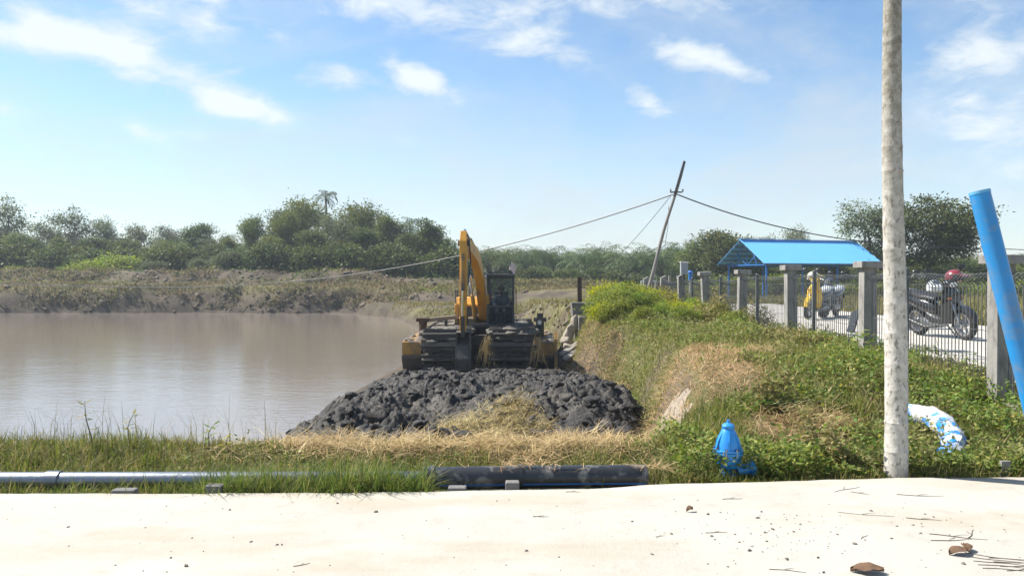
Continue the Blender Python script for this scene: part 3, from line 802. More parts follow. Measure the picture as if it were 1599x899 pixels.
crr = cable('overhead_cable', 'black cable running from leaning pole over the blue roof', (pc.x, 31), (PX(1720, 52), 52), [(1055, 303), (1100, 320), (1150, 337), (1230, 357), (1310, 372), (1540, 388), (1599, 390)], .024, 60)
e = cl[-1]; util_pole((e.x - .1, e.y, .4), (e.x, e.y, e.z + .3), .09, .06, 'wooden pole at the far end of the pond cable')
e = crr[-1]; util_pole((e.x + .1, e.y, -.4), (e.x, e.y, e.z + .3), .09, .06, 'wooden pole carrying the cable beyond the blue roof')
g0 = P(1047, 306, 31); g1 = P(890, 440, 66)
o = MB().tube([p - g0 for p in sag(g0, g1, .9, 20)], .011, 5).build('guy_wire', M['black_rubber'], loc=g0); tag(o, 'thin wire slanting down from the leaning pole', 'wire')
h0 = P(1044, 322, 31); 
o = MB().tube([Vector(), Vector((-.03, 0, -.8)), Vector((-.15, 0, -1.55))], .009, 5).build('loose_wire', M['black_rubber'], loc=h0); tag(o, 'loose wire end dangling from the leaning pole', 'wire')

# ================================================================== SHED
E1 = P(1193, 411, 56); E2 = P(1380, 412, 59); R1 = P(1155, 374.5, 58.6); R2 = P(1337, 376.5, 61.6)
E2.z = E1.z; R2.z = R1.z
B1 = Vector((2 * R1.x - E1.x, 2 * R1.y - E1.y, E1.z)); B2 = Vector((2 * R2.x - E2.x, 2 * R2.y - E2.y, E1.z))
sg = -.3
shed = thing('open_shed', 'open shed with bright blue metal roof and blue posts', 'shed', (E1.x, E1.y, sg))
so = Vector(shed.location)
def corr_sheet(a, b, c, d, n=64, amp=.025):
    """corrugated sheet: eave a-b, ridge d-c"""
    a, b, c, d = (v - so for v in (a, b, c, d)); nor = (b - a).cross(d - a).normalized()
    if nor.z < 0: nor = -nor
    lo, hi = [], []
    for i in range(n * 4 + 1):
        t = i / (n * 4); h = amp if i % 4 in (1, 2) else 0
        lo.append(a.lerp(b, t) + nor * h); hi.append(d.lerp(c, t) + nor * h)
    mb = MB(); k = len(lo)
    vs = lo + hi + [v - nor * .02 for v in lo] + [v - nor * .02 for v in hi]; fs = []
    for i in range(k - 1):
        fs += [(i, i + 1, k + i + 1, k + i), (2 * k + i + 1, 2 * k + i, 3 * k + i, 3 * k + i + 1), (i + 1, i, 2 * k + i, 2 * k + i + 1), (k + i, k + i + 1, 3 * k + i + 1, 3 * k + i)]
    fs += [(0, k, 3 * k, 2 * k), (k - 1, 3 * k - 1, 4 * k - 1, 2 * k - 1)]
    return mb.add(vs, fs)
front = corr_sheet(E1, E2, R2, R1).build('roof_slope', M['roof_blue'], shed)
back = corr_sheet(B1, B2, R2, R1).build('roof_slope', M['roof_blue'], shed)
MB().beam(R1 - so + Vector((0, 0, .05)), R2 - so + Vector((0, 0, .05)), .35, .04).build('ridge_cap', M['roof_blue'], shed)
dn = Vector((0, 0, -.09))
for s, (A1, A2) in enumerate(((E1, E2), (B1, B2))):
    for k in range(6):
        t = .02 + k * .186
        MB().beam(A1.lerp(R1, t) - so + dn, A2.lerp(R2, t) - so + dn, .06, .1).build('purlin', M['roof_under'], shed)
ax = (E2 - E1).normalized(); cr_ = (R1 - E1); cr_.z = 0; crn = cr_.normalized()
for k in range(4):
    t = .06 + k * .2933
    e = E1.lerp(E2, t) + crn * .55 - so; b = B1.lerp(B2, t) - crn * .55 - so; r = R1.lerp(R2, t) - so
    ze = e.z
    for q in (e, b):
        q.z = ze - .12
        MB().beam((q.x, q.y, -.1), (q.x, q.y, q.z), .12, .12, (0, 1, 0)).build('post', M['blue_paint'], shed)
    tr = MB()
    up1 = e.lerp(Vector((r.x, r.y, r.z - .25)), .0) + Vector((0, 0, .18)); apex = Vector((r.x, r.y, r.z - .28))
    tr.beam(e + Vector((0, 0, .03)), b + Vector((0, 0, .03)), .07, .08)
    tr.beam(e + Vector((0, 0, .1)), apex, .07, .08); tr.beam(b + Vector((0, 0, .1)), apex, .07, .08)
    m_ = e.lerp(b, .5)
    tr.beam(m_, apex, .05, .05)
    for q in (.25, .75):
        lo_ = e.lerp(b, q); sl = (e.lerp(apex, q * 2) if q < .5 else b.lerp(apex, (1 - q) * 2)); tr.beam(lo_, sl, .045, .045); tr.beam(lo_, e.lerp(apex, .75) if q < .5 else b.lerp(apex, .75), .04, .04); tr.beam(m_, sl, .045, .045)
    tr.build('truss', M['blue_paint'], shed)
for (A, B) in ((E1 + crn * .55, E2 + crn * .55), (B1 - crn * .55, B2 - crn * .55)):
    A = A.lerp(B, .05); MB().beam(A - so + Vector((0, 0, -.12)), B - so + Vector((0, 0, -.12)), .08, .14).build('eave_beam', M['blue_paint'], shed)

# ================================================================== SLUICE, POST, SACKS, BOARDS
d = 25.2
x0, x1 = PX(893, d), PX(931, d)
sl = thing('concrete_sluice', 'weathered concrete sluice box standing at the bank beside the excavator', 'sluice', ((x0 + x1) / 2, d, -.85))
w = (x1 - x0) / 2
mb = MB()
mb.prism([(-w + .16, -.2), (w + .25, -.2), (w, 1.49), (-w, 1.49)], 'y', 0, .14)
mb.build('front_wall', M['concrete_dark'], sl, bevel=.015)
MB().prism([(-w + .16, -.2), (-w + .3, -.2), (-w + .14, 1.47), (-w + .01, 1.47)], 'y', .142, .85).build('side_wall', M['concrete_dark'], sl)
MB().prism([(w + .1, -.2), (w + .24, -.2), (w - .01, 1.47), (w - .14, 1.47)], 'y', .142, .85).build('side_wall', M['concrete_dark'], sl)
MB().box(-w - .02, w + .02, -.03, .2, 1.492, 1.54).build('coping', M['concrete'], sl, bevel=.01)
MB().box(-w + .18, w + .06, -.42, -.004, -.3, 1.12).build('front_block', M['concrete_dark'], sl, bevel=.05)
MB().box(w - .25, w + .3, -.6, -.43, -.3, .62).build('step_block', M['concrete_dark'], sl, bevel=.04)
c = P(906, 470, 25.75)
t = tag(MB().beam((0, 0, -1.2), (-.03, 0, .78), .14, .14, (0, 1, 0)).build('rusty_post', M['rust'], loc=(c.x, c.y, c.z)), 'dark rusty steel post rising behind the concrete sluice', 'post')
def sack_mesh(seed, lx, ly, lz):
    bm = bmesh.new(); bmesh.ops.create_icosphere(bm, subdivisions=3, radius=1)
    for v in bm.verts:
        c = v.co; f = lambda a: math.copysign(abs(a) ** .6, a)
        p = Vector((f(c.x) * lx / 2, f(c.y) * ly / 2, f(c.z) * lz / 2)); n = mnoise.fractal(p * 4 + Vector((seed, 0, 0)), 1, 2, 3); v.co = p * (1 + .3 * n)
    me = bpy.data.meshes.new('sandbag'); bm.to_mesh(me); bm.free(); me.materials.append(M['sack'])
    me.polygons.foreach_set('use_smooth', np.ones(len(me.polygons), bool)); return me
slist = [(P(889, 519, 24.7), (.3, .25, .5), .45, 'pale sack slumped upright against the sluice wall'), (P(884, 536, 24.4), (.4, .3, .3), .9, 'pale lumpy sack squeezed between track float and sluice'), (P(897, 505, 25.1), (.26, .2, .5), .2, 'narrow pale sack highest against the sluice wall'),
         (P(893, 545, 23.9), (.6, .34, .2), -.35, 'pale muddy sack lying below the sluice beside the excavator')]
for i, (p, s, ry, lab) in enumerate(slist):
    o = link_obj('sandbag', sack_mesh(i * 3.1, *s)); o.location = p; o.rotation_euler = (0, ry, i); tag(o, lab, 'sack', 'pale sacks')
for i, (pa, pb_, lab) in enumerate(((P(878, 553, 23.4), P(910, 531, 24.3), 'weathered board sloping up to the sluice front block'), (P(884, 560, 23.0), P(902, 545, 23.8), 'short weathered board lying lowest below the sluice'))):
    c = (pa + pb_) / 2
    tag(MB().beam(pa - c, pb_ - c, .22, .07).build('board', M['wood_grey'], loc=c), lab, 'board')
# ================================================================== EXCAVATOR
EXO = Vector((-.97, 27.0, -1.32))
ex = thing('amphibious_excavator', 'muddy yellow amphibious excavator on two tracked pontoons with its arm in the mud', 'excavator', EXO)
prof = [(-2.75, .02), (-3.35, .30), (-3.5, .62), (-3.38, .9), (-3.05, 1.03), (3.05, 1.03), (3.4, .85), (3.45, .5), (2.75, .02)]
def perim(prof, off, step):
    """points, tangents at equal steps round the closed profile, pushed out by off"""
    pts = [Vector((p[0], p[1])) for p in prof]; c = Vector((0, .52)); out = []
    seg = [(pts[i], pts[(i + 1) % len(pts)]) for i in range(len(pts))]; tot = sum((b - a).length for a, b in seg); n = int(tot / step)
    for k in range(n):
        s = k * tot / n
        for a, b in seg:
            L_ = (b - a).length
            if s <= L_:
                t = (b - a).normalized(); nrm = Vector((-t.y, t.x))
                p = a.lerp(b, s / L_)
                if nrm.dot(p - c) < 0: nrm = -nrm
                out.append((p + nrm * off, t, nrm)); break
            s -= L_
    return out
shoe = MB(); shoe.box(-.73, .73, -.115, .115, 0, .035)
shoe.box(-.70, .70, -.03, .03, .036, .16)
for sx in (-.55, -.2, .2, .55): shoe.box(sx - .05, sx + .05, -.12, .12, -.05, -.001)
shoe_me = shoe.mesh('track_shoe', M['track'])
for sx in (-1, 1):
    p = MB().prism(prof, 'x', -.66, .66).build('pontoon', M['pontoon'], ex, bevel=.03)
    p.location = (sx * .98, 0, 0)
    for i, (q, tg, nr) in enumerate(perim(prof, .062, .285)):
        o = link_obj('track_shoe', shoe_me, None, p)
        rx = math.atan2(tg.y, tg.x)
        m3 = Matrix((Vector((1, 0, 0)), Vector((0, tg.x, tg.y)), Vector((0, nr.x, nr.y)))).transposed()
        o.matrix_local = Matrix.Translation((random.uniform(-.015, .015), q.x, q.y)) @ m3.to_4x4() @ Matrix.Rotation(random.uniform(-.13, .13), 4, 'X') @ Matrix.Rotation(random.uniform(-.012, .012), 4, 'Y')
    for cx in (-.42, .42):
        ch = MB(); pr = perim(prof, .03, .14)
        for i in range(len(pr)):
            a, b = pr[i][0], pr[(i + 1) % len(pr)][0]; ch.beam((cx, a.x, a.y), (cx, b.x, b.y), .09, .05, (1, 0, 0))
        ch.build('track_chain', M['dark_metal'], p)
    # side float
    s = MB().prism([(-2.85, .10), (-3.12, .42), (-3.12, .9), (2.4, .9), (2.4, .4), (2.1, .10)], 'x', -.28, .28).build('side_float', M['yellow_muddy'], ex, bevel=.025)
    s.location = (sx * 2.0, -.2, 0)
    MB().prism([(-2.88, .06), (-3.16, .42), (-3.16, .50), (2.2, .50), (2.2, .06)], 'x', -.295, .295).build('rubber_skirt', M['pontoon'], s)
    if sx > 0: MB().prism([(-3.4, .1), (-3.2, .1), (-3.13, .9), (-3.25, 1.2), (-3.38, .98)], 'x', .22, .3).build('end_plate', M['yellow_muddy'], s)
    else: MB().box(-.28, .28, -3.16, -3.13, .55, .88).build('end_plate', M['yellow_muddy'], s)
    # spud winch post on the float
    w = MB().tube([(0, 0, .86), (0, 0, 1.42)], .13, 14).build('winch_post', M['rust'] if sx < 0 else M['dark_metal'], ex, sm=True)
    w.location = (sx * 1.86, -1.6, -.0)
    MB().box(-.2, .2, -.16, .16, 1.4, 1.52).build('winch_cap', M['rust'] if sx < 0 else M['pontoon'], w, bevel=.02)
    if sx < 0: MB().beam((.1, .1, 1.44), (1.0, .75, 1.5), .14, .12).build('outrigger_arm', mat('dried_mud_beam', (.3, .25, .19), (.22, .18, .14), .9, 4, bump=.5), w); MB().beam((.7, .45, .86), (.7, .45, 1.42), .09, .09).build('arm_prop', M['track'], w)
    else:
        MB().tube([(0, -.02, 1.53), (0, -.02, 1.66)], .1, 12).build('lamp_housing', M['dark_metal'], w, sm=True)
        MB().lathe([(.07, 0), (.07, .03)], 12, Matrix.Translation((-.02, -.17, 1.38)) @ Matrix.Rotation(R(90), 4, 'X')).build('lamp_lens', M['white_paint'], w)
for y in (-1.1, .1, 1.6): MB().box(-.5, .5, y - .18, y + .18, .45, .8).build('cross_beam', M['pontoon'], ex, bevel=.02)
MB().box(-.3, .3, -1.3, 2.2, .5, .95).build('undercarriage', M['pontoon'], ex, bevel=.03)
MB().lathe([(.62, .93), (.62, 1.16)], 28).build('slew_ring', M['dark_metal'], ex, sm=True)
# caked mud on the pontoon decks
def lump_sheet(x0, x1, y0, y1, z, h, seed, nx=26, ny=60):
    X, Y = np.meshgrid(np.linspace(x0, x1, nx), np.linspace(y0, y1, ny))
    e = smooth(0, .12, (X - x0)) * smooth(0, .12, (x1 - X)) * smooth(0, .2, Y - y0) * smooth(0, .2, y1 - Y)
    Z = z + e * (h * (.55 + .8 * fbm(X, Y, .45, 4, seed)) + .05 * np.abs(fbm(X, Y, .12, 2, seed + 3))) - .12 * (1 - e)
    return np_mesh('caked_mud', np.stack([X, Y, Z], -1).reshape(-1, 3), grid_faces(ny, nx), True)
M['caked'] = mat('caked_mud', (.11, .095, .078), (.16, .14, .115), .85, 4, bump=1, bscale=14, c3=(.06, .052, .045), c3thr=(.5, .65))
link_obj('caked_mud', lump_sheet(-1.62, -.36, -3.1, 2.9, 1.17, .10, 11), M['caked'], ex)
link_obj('caked_mud', lump_sheet(.36, 1.62, -3.1, 2.9, 1.17, .10, 19), M['caked'], ex)
# strands of dead weed hanging on the tracks
def strands(n, boxf, seed, lo, hi):
    r = np.random.default_rng(seed); V, Fq = [], []
    for i in range(n):
        p = np.array(boxf(r)); L_ = r.uniform(lo, hi); a = r.normal(0, .16, 3); w = .008
        q = [p, p + np.array([a[0] * L_, a[1] * L_ - .02, -L_ * .5]), p + np.array([a[0] * L_ * 1.6 + r.normal(0, .03), a[1] * L_, -L_])]
        k = len(V)
        for c in q: V += [c - [w, 0, 0], c + [w, 0, 0]]
        Fq += [(k, k + 1, k + 3, k + 2), (k + 2, k + 3, k + 5, k + 4)]
    return np_mesh('hanging_weeds', np.array(V), np.array(Fq))
M['straw'] = leafmat('straw', (.25, .18, .075), (.48, .37, .17), (.6, .5, .28), trans=.12, rough=.7, objvar=.08)
for (xa, xb, sd) in ((.16, .34, 1), (1.62, 1.8, 2)):
    o = link_obj('hanging_weeds', strands(80, lambda r: (r.uniform(xa, xb), r.uniform(-3.62, -3.3), r.uniform(.75, 1.12)), sd, .3, .75), M['straw'], ex); o['kind'] = 'stuff'
def mud_blobs(n, f, seed, par):
    r = np.random.default_rng(seed); bm = bmesh.new(); bmesh.ops.create_icosphere(bm, subdivisions=2, radius=1); base = np.array([v.co[:] for v in bm.verts]); fc = np.array([[v.index for v in q.verts] for q in bm.faces]); bm.free(); V, Q = [], []
    for i in range(n):
        c, s = f(r); k = np.array([mnoise.fractal(Vector(b * 1.3) + Vector((i * 3.7, seed, 0)), 1, 2, 3) for b in base]); V.append(base * (1 + .6 * k)[:, None] * s + c); Q.append(fc + i * len(base))
    me = np_mesh('mud_cake', np.concatenate(V), np.concatenate(Q), True); o = link_obj('mud_cake', me, M['caked'], par); o['kind'] = 'stuff'
for sx in (-1, 1):
    mud_blobs(24, lambda r: (np.array([sx * .98 + r.uniform(-.7, .7), -3.45 + abs(r.normal(0, .06)), r.uniform(.25, 1.0)]), np.array([r.uniform(.06, .2), .07, r.uniform(.02, .06)])), 20 + sx, ex)
    mud_blobs(60, lambda r: (np.array([sx * .98 + r.uniform(-.75, .75), r.uniform(-3.3, 1.5), 1.14]), np.array([r.uniform(.06, .22), r.uniform(.08, .25), r.uniform(.04, .1)])), 30 + sx, ex)
    mud_blobs(26, lambda r: (np.array([sx * 2.0 + r.uniform(-.25, .25), -.2 + r.uniform(-3.05, 1), .9]), np.array([r.uniform(.05, .14), r.uniform(.06, .2), r.uniform(.02, .06)])), 40 + sx, ex)
# upper structure
MB().box(-.92, 1.06, -1.0, 2.0, 1.165, 1.30).build('deck', M['dark_metal'], ex, bevel=.02)
hood = MB().prism([(-.45, 1.302), (1.75, 1.302), (1.75, 2.0), (1.5, 2.12), (-.1, 2.12), (-.45, 1.9)], 'x', -.93, .1).build('engine_hood', M['yellow'], ex, bevel=.03)
MB().box(-.80, -.02, -.47, -.452, 1.36, 1.84).build('front_grille', M['cab_black'], hood)
for k in range(6): MB().box(-.77, -.05, -.485, -.472, 1.4 + k * .073, 1.43 + k * .073).build('grille_slat', M['dark_metal'], hood)
MB().box(-.935, -.96, .1, 1.3, 1.5, 1.9).build('side_vent', M['cab_black'], hood)
MB().tube([(-.5, 1.1, 2.1), (-.5, 1.1, 2.5), (-.5, 1.2, 2.58)], .05, 12).build('exhaust_stack', M['dark_metal'], hood, sm=True)
cwp = [(1.05, 1.76), (1.05, 2.1), (.8, 2.32), (0, 2.42), (-.7, 2.32), (-.94, 2.1), (-.94, 1.76)]
MB().prism(cwp, 'z', 1.25, 2.08).build('counterweight', M['yellow'], ex, bevel=.04)
MB().prism([(-.9, 1.302), (-.5, 1.302), (-.5, 1.52), (-.9, 1.46)], 'x', -.9, -.2).build('tool_box', M['yellow_muddy'], ex, bevel=.02)
MB().box(-.72, -.56, -.63, -.51, 1.53, 1.66).build('work_light', M['white_paint'], ex, bevel=.02)
for xx in (-.9, -.9): pass
MB().tube([(-.9, -.4, 1.3), (-.9, -.4, 2.35), (-.9, .5, 2.35), (-.9, .5, 2.1)], .018, 8).build('hand_rail', M['dark_metal'], ex)
# cab
cab = link_obj('cab', None, None, ex) if False else None
cx0, cx1, cy0, cy1, cz0, cz1 = .16, 1.05, -1.5, .1, 1.22, 2.86
CB = M['cab_black']
body = MB()
body.box(cx0, cx1, cy0, cy1, cz0, cz0 + .09)                      # floor
for (x, y) in ((cx0, cy0), (cx1 - .07, cy0), (cx0, cy1 - .08), (cx1 - .07, cy1 - .08)): body.box(x, x + .07, y, y + .08, cz0 + .09, cz1 - .1)
body.box(cx0 + .07, cx1 - .07, cy0, cy0 + .05, cz0 + .62, cz0 + .69)   # rail under windscreen
body.box(cx0 + .07, cx1 - .07, cy1 - .05, cy1 - .001, cz0 + .09, cz0 + .75)
body.box(cx0, cx0 + .045, cy0 + .08, cy1 - .08, cz0 + .09, cz0 + .7); body.box(cx1 - .045, cx1 - .001, cy0 + .08, cy1 - .08, cz0 + .09, cz0 + .7)
body.box(cx0, cx1, cy0, cy0 + .06, cz1 - .1, cz1 - .02)
cab = body.build('cab_frame', CB, ex, bevel=.008)
MB().box(cx0 - .03, cx1 + .03, cy0 - .06, cy1 + .03, cz1 - .018, cz1 + .05).build('cab_roof', mat('cab_roof', (.07, .075, .08), (.1, .1, .1), .5), cab, bevel=.025)
G_ = M['glass']
MB().box(cx0 + .07, cx1 - .07, cy0 + .012, cy0 + .02, cz0 + .69, cz1 - .1).build('windscreen', G_, cab)
MB().box(cx0 + .07, cx1 - .07, cy0 + .012, cy0 + .02, cz0 + .12, cz0 + .62).build('lower_windscreen', G_, cab)
MB().box(cx0 + .01, cx0 + .018, cy0 + .08, cy1 - .08, cz0 + .7, cz1 - .1).build('side_window', G_, cab)
MB().box(cx1 - .018, cx1 - .01, cy0 + .08, cy1 - .08, cz0 + .7, cz1 - .1).build('side_window', G_, cab)
MB().box(cx0 + .07, cx1 - .07, cy1 - .03, cy1 - .022, cz0 + .75, cz1 - .1).build('rear_window', G_, cab)
MB().tube([(cx0 + .5, cy0 - .012, cz1 - .15), (cx0 + .35, cy0 - .014, cz0 + .95)], .008, 6).build('wiper', M['dark_metal'], cab)
MB().tube([(cx1 + .015, cy0 + .15, cz0 + .4), (cx1 + .05, cy0 + .15, cz0 + .45), (cx1 + .05, cy0 + .15, cz0 + 1.2), (cx1 + .015, cy0 + .15, cz0 + 1.25)], .014, 8).build('grab_rail', M['dark_metal'], cab)
MB().box(cx0 + .075, cx0 + .16, cy0 + .04, cy0 + .055, cz0 + .78, cz0 + 1.38).build('pink_curtain', mat('pink_cloth', (.55, .22, .27), (.45, .17, .22), .8, 12), cab)
for sx in (cx0 + .12, cx1 - .12): MB().tube([(sx, cy0 - .02, cz1 + .09), (sx, cy0 + .06, cz1 + .09)], .045, 12).build('cab_lamp', M['dark_metal'], cab, sm=True)
seat = MB(); seat.box(.4, .85, -.75, -.25, cz0 + .3, cz0 + .42); seat.box(.4, .85, -.27, -.16, cz0 + .42, cz0 + 1.1)
seat.box(.5, .75, -.6, -.4, cz0 + .09, cz0 + .3)
seat.build('driver_seat', M['dark_metal'], cab, bevel=.03)
fp = MB().tube([(.92, .0, cz1 + .04), (.92, 0, cz1 + .48)], .01, 6).build('flag_staff', M['dark_metal'], cab)
fv = []; fq = []
for i in range(7):
    for j in range(4): fv.append((.92 + .012 + i * .03 - .02 * j, .02 * math.sin(i * 1.3 + j), cz1 + .46 - j * .085 - .012 * i * i * .5))
for i in range(6):
    for j in range(3): fq.append((i * 4 + j, (i + 1) * 4 + j, (i + 1) * 4 + j + 1, i * 4 + j + 1))
MB().add(fv, fq).build('flag', mat('flag_cloth', (.62, .5, .48), (.55, .4, .4), .8, 5), fp, sm=True)
# boom, stick, bucket
def boxloft(path):
    """path of (point, width, height, up)"""
    secs = []
    pts = [Vector(p[0]) for p in path]
    for i, (p, w, h) in enumerate(path):
        t = (pts[min(i + 1, len(pts) - 1)] - pts[max(i - 1, 0)]).normalized(); x = Vector((1, 0, 0)); x = (x - t * x.dot(t)).normalized(); u = t.cross(x)
        c = Vector(p); secs.append([c - x * w / 2 - u * h / 2, c + x * w / 2 - u * h / 2, c + x * w / 2 + u * h / 2, c - x * w / 2 + u * h / 2])
    return MB().loft(secs)
bp = [((.02, -.55, 1.5), .27, .3), ((.0, -1.0, 2.0), .27, .42), ((-.05, -1.75, 2.75), .26, .46), ((-.10, -2.4, 3.2), .25, .46), ((-.17, -3.2, 3.48), .24, .4), ((-.27, -4.2, 3.66), .22, .34), ((-.34, -5.05, 3.75), .2, .26)]
boom = boxloft(bp).build('boom', M['yellow'], ex, bevel=.015)
MB().tube([(-.2, -.55, 1.5), (.2, -.55, 1.5)], .09, 14).build('foot_pin', M['dark_metal'], boom, sm=True)
MB().tube([(-.5, -5.13, 3.74), (-.18, -5.13, 3.74)], .085, 14).build('tip_pin', M['dark_metal'], boom, sm=True)
def ram(a, b, r, name='ram', par=ex):
    a = Vector(a); b = Vector(b); o = MB().tube([a, a.lerp(b, .58)], r, 12).build(name, M['yellow_muddy'], par, sm=True)
    MB().tube([a.lerp(b, .57), b], r * .55, 10).build('piston_rod', M['chrome'], o, sm=True)
for sx in (-.24, .24): ram((sx * .95, -1.0, 1.42), (sx - .09, -2.15, 2.85), .065)
ram((-.14, -2.3, 3.58), (-.33, -4.9, 4.1), .07)
sx_, sy_ = -.35, -5.2
sp = [((sx_, sy_ + .1, 4.05), .17, .18), ((sx_, sy_ + .02, 3.75), .19, .40), ((sx_, sy_ - .02, 3.35), .20, .46), ((sx_ - .005, sy_ - .02, 2.6), .195, .38), ((sx_ - .01, sy_ - .02, 1.9), .18, .3), ((sx_ - .015, sy_ - .02, 1.3), .17, .24)]
stick = boxloft(sp).build('dipper_arm', M['yellow'], ex, bevel=.015)
ram((sx_, sy_ - .36, 3.45), (sx_ - .01, sy_ - .32, 1.72), .06, 'bucket_ram')
MB().prism([(sy_ - .35, 1.78), (sy_ - .27, 1.78), (sy_ - .05, 1.52), (sy_ + .02, 1.58)], 'x', sx_ - .15, sx_ - .115).build('link_plate', M['track'], ex)
MB().prism([(sy_ - .35, 1.78), (sy_ - .27, 1.78), (sy_ - .05, 1.52), (sy_ + .02, 1.58)], 'x', sx_ + .095, sx_ + .13).build('link_plate', M['track'], ex)
MB().prism([(sy_ - .37, 1.76), (sy_ - .27, 1.76), (sy_ - .2, 1.2), (sy_ - .3, 1.2)], 'x', sx_ - .05, sx_ + .05).build('bucket_link', M['track'], ex)
MB().tube([(sx_ + .14, sy_ + .1, 3.9), (sx_ + .2, sy_ - .05, 3.2), (sx_ + .13, sy_ - .2, 2.6)], .02, 8).build('hydraulic_hose', M['black_rubber'], ex, sm=True)
MB().tube([(-.05, -1.2, 2.4), (-.12, -2.0, 3.25), (-.2, -3.1, 3.8), (-.3, -4.7, 4.0), (sx_ + .1, sy_ + .1, 3.95)], .022, 8).build('hydraulic_hose', M['black_rubber'], ex, sm=True)
bk = [(-.32, 1.32), (-.08, 1.36), (.02, 1.22), (-.28, .98), (-.42, .62), (-.36, .3), (-.12, .1), (.12, .1), (.12, .14), (-.1, .16), (-.3, .34), (-.34, .62), (-.22, .9), (.06, 1.14)]
prf = [(sy_ + a, b) for a, b in bk[:8]]
sh = MB(); n = len(prf); wv = .18
outer = prf; inner = [(y + (.05 if i < 6 else 0), z + (.05 if i > 3 else 0)) for i, (y, z) in enumerate(prf)]
sh.prism(outer + inner[::-1], 'x', sx_ - wv, sx_ + wv)
bucket = sh.build('bucket', M['track'], ex)
for s in (-1, 1): MB().prism([(sy_ - .3, 1.3), (sy_ + .03, 1.2), (sy_ + .2, .7), (sy_ + .13, .12), (sy_ - .12, .1), (sy_ - .36, .3), (sy_ - .42, .62), (sy_ - .28, .98)], 'x', sx_ + s * wv - .02, sx_ + s * wv + .02).build('side_plate', M['track'], bucket)
for k in range(4): MB().prism([(sy_ + .1, .16), (sy_ + .1, .08), (sy_ + .32, .12)], 'x', sx_ - .17 + k * .095, sx_ - .115 + k * .095).build('tooth', M['dark_metal'], bucket)

# ---- operator
def skin_person(name, label, pts, edges, rad, root, mats, faceslot, loc):
    me = bpy.data.meshes.new(name); me.from_pydata([Vector(p) for p in pts], edges, [])
    o = bpy.data.objects.new(name, me); col.objects.link(o)
    m = o.modifiers.new('skin', 'SKIN'); m.use_smooth_shade = True
    for i, r_ in enumerate(rad):
        sv = me.skin_vertices[0].data[i]; sv.radius = r_ if isinstance(r_, tuple) else (r_, r_); sv.use_root = (i == root)
    s = o.modifiers.new('sub', 'SUBSURF'); s.levels = 2; s.render_levels = 2
    dg = bpy.context.evaluated_depsgraph_get(); me2 = bpy.data.meshes.new_from_object(o.evaluated_get(dg))
    o.modifiers.clear(); o.data = me2
    for k in mats: me2.materials.append(k)
    for p in me2.polygons: p.material_index = faceslot(p.center); p.use_smooth = True
    o.location = loc
    return tag(o, label, 'person')
skin_m = mat('skin', (.22, .12, .08), (.19, .10, .065), .55, 10); shirt = mat('shirt_dark_blue', (.03, .05, .1), (.04, .06, .12), .8, 8); trs = mat('trousers', (.03, .03, .035), (.04, .04, .045), .85, 8)
bz = EXO.z + cz0 + .5
pp_ = [(0, 0, 0), (0, .03, .18), (0, .04, .38), (0, .01, .5), (0, -.01, .56), (0, -.04, .66), (0, -.03, .77),
       (-.19, .03, .43), (-.25, -.03, .2), (-.2, -.27, .15), (-.17, -.37, .17),
       (.19, .03, .43), (.25, -.03, .2), (.2, -.27, .15), (.17, -.37, .17),
       (-.1, -.02, -.02), (-.13, -.42, -.01), (-.13, -.5, -.34), (-.13, -.6, -.37),
       (.1, -.02, -.02), (.13, -.42, -.01), (.13, -.5, -.34), (.13, -.6, -.37), (0, -.14, .655)]
ee = [(0, 1), (1, 2), (2, 3), (3, 4), (4, 5), (5, 6), (2, 7), (7, 8), (8, 9), (9, 10), (2, 11), (11, 12), (12, 13), (13, 14), (0, 15), (15, 16), (16, 17), (17, 18), (0, 19), (19, 20), (20, 21), (21, 22), (5, 23)]
rr = [.14, (.15, .11), (.16, .11), .065, .055, (.085, .1), (.06, .07), .065, .05, .035, .03, .065, .05, .035, .03, .09, .075, .05, .045, .09, .075, .05, .045, .018]
for s, w_ in ((-1, 10), (1, 14)):
    for k in range(5):
        i0 = len(pp_); bx_ = pp_[w_]
        pp_.append((bx_[0] + (k - 2) * .017, bx_[1] - (.045 if k else .02), bx_[2] + (.0 if k else .02))); pp_.append((bx_[0] + (k - 2) * .018, bx_[1] - (.065 if k else .04), bx_[2] - .035))
        ee += [(w_, i0), (i0, i0 + 1)]; rr += [.009, .008]
def slot(c): return 0 if (c.z > .49 or (c.y < -.2 and c.z > .1)) else (1 if c.z > .03 and c.y > -.2 else 2)
op = skin_person('person', 'seated operator in dark shirt inside the excavator cab', pp_, ee, rr, 0, [skin_m, shirt, trs], slot, (EXO.x + .62, EXO.y - .42, bz))
hb = bpy.data.meshes.new('hair'); bm = bmesh.new(); bmesh.ops.create_icosphere(bm, subdivisions=3, radius=.118)
bmesh.ops.delete(bm, geom=[v for v in bm.verts if v.co.z < -.01 and v.co.y < .04], context='VERTS'); bm.to_mesh(hb); bm.free()
hb.polygons.foreach_set('use_smooth', np.ones(len(hb.polygons), bool))
o = link_obj('hair', hb, mat('dark_hair', (.012, .011, .01), None, .5), op, (0, -.02, .70))

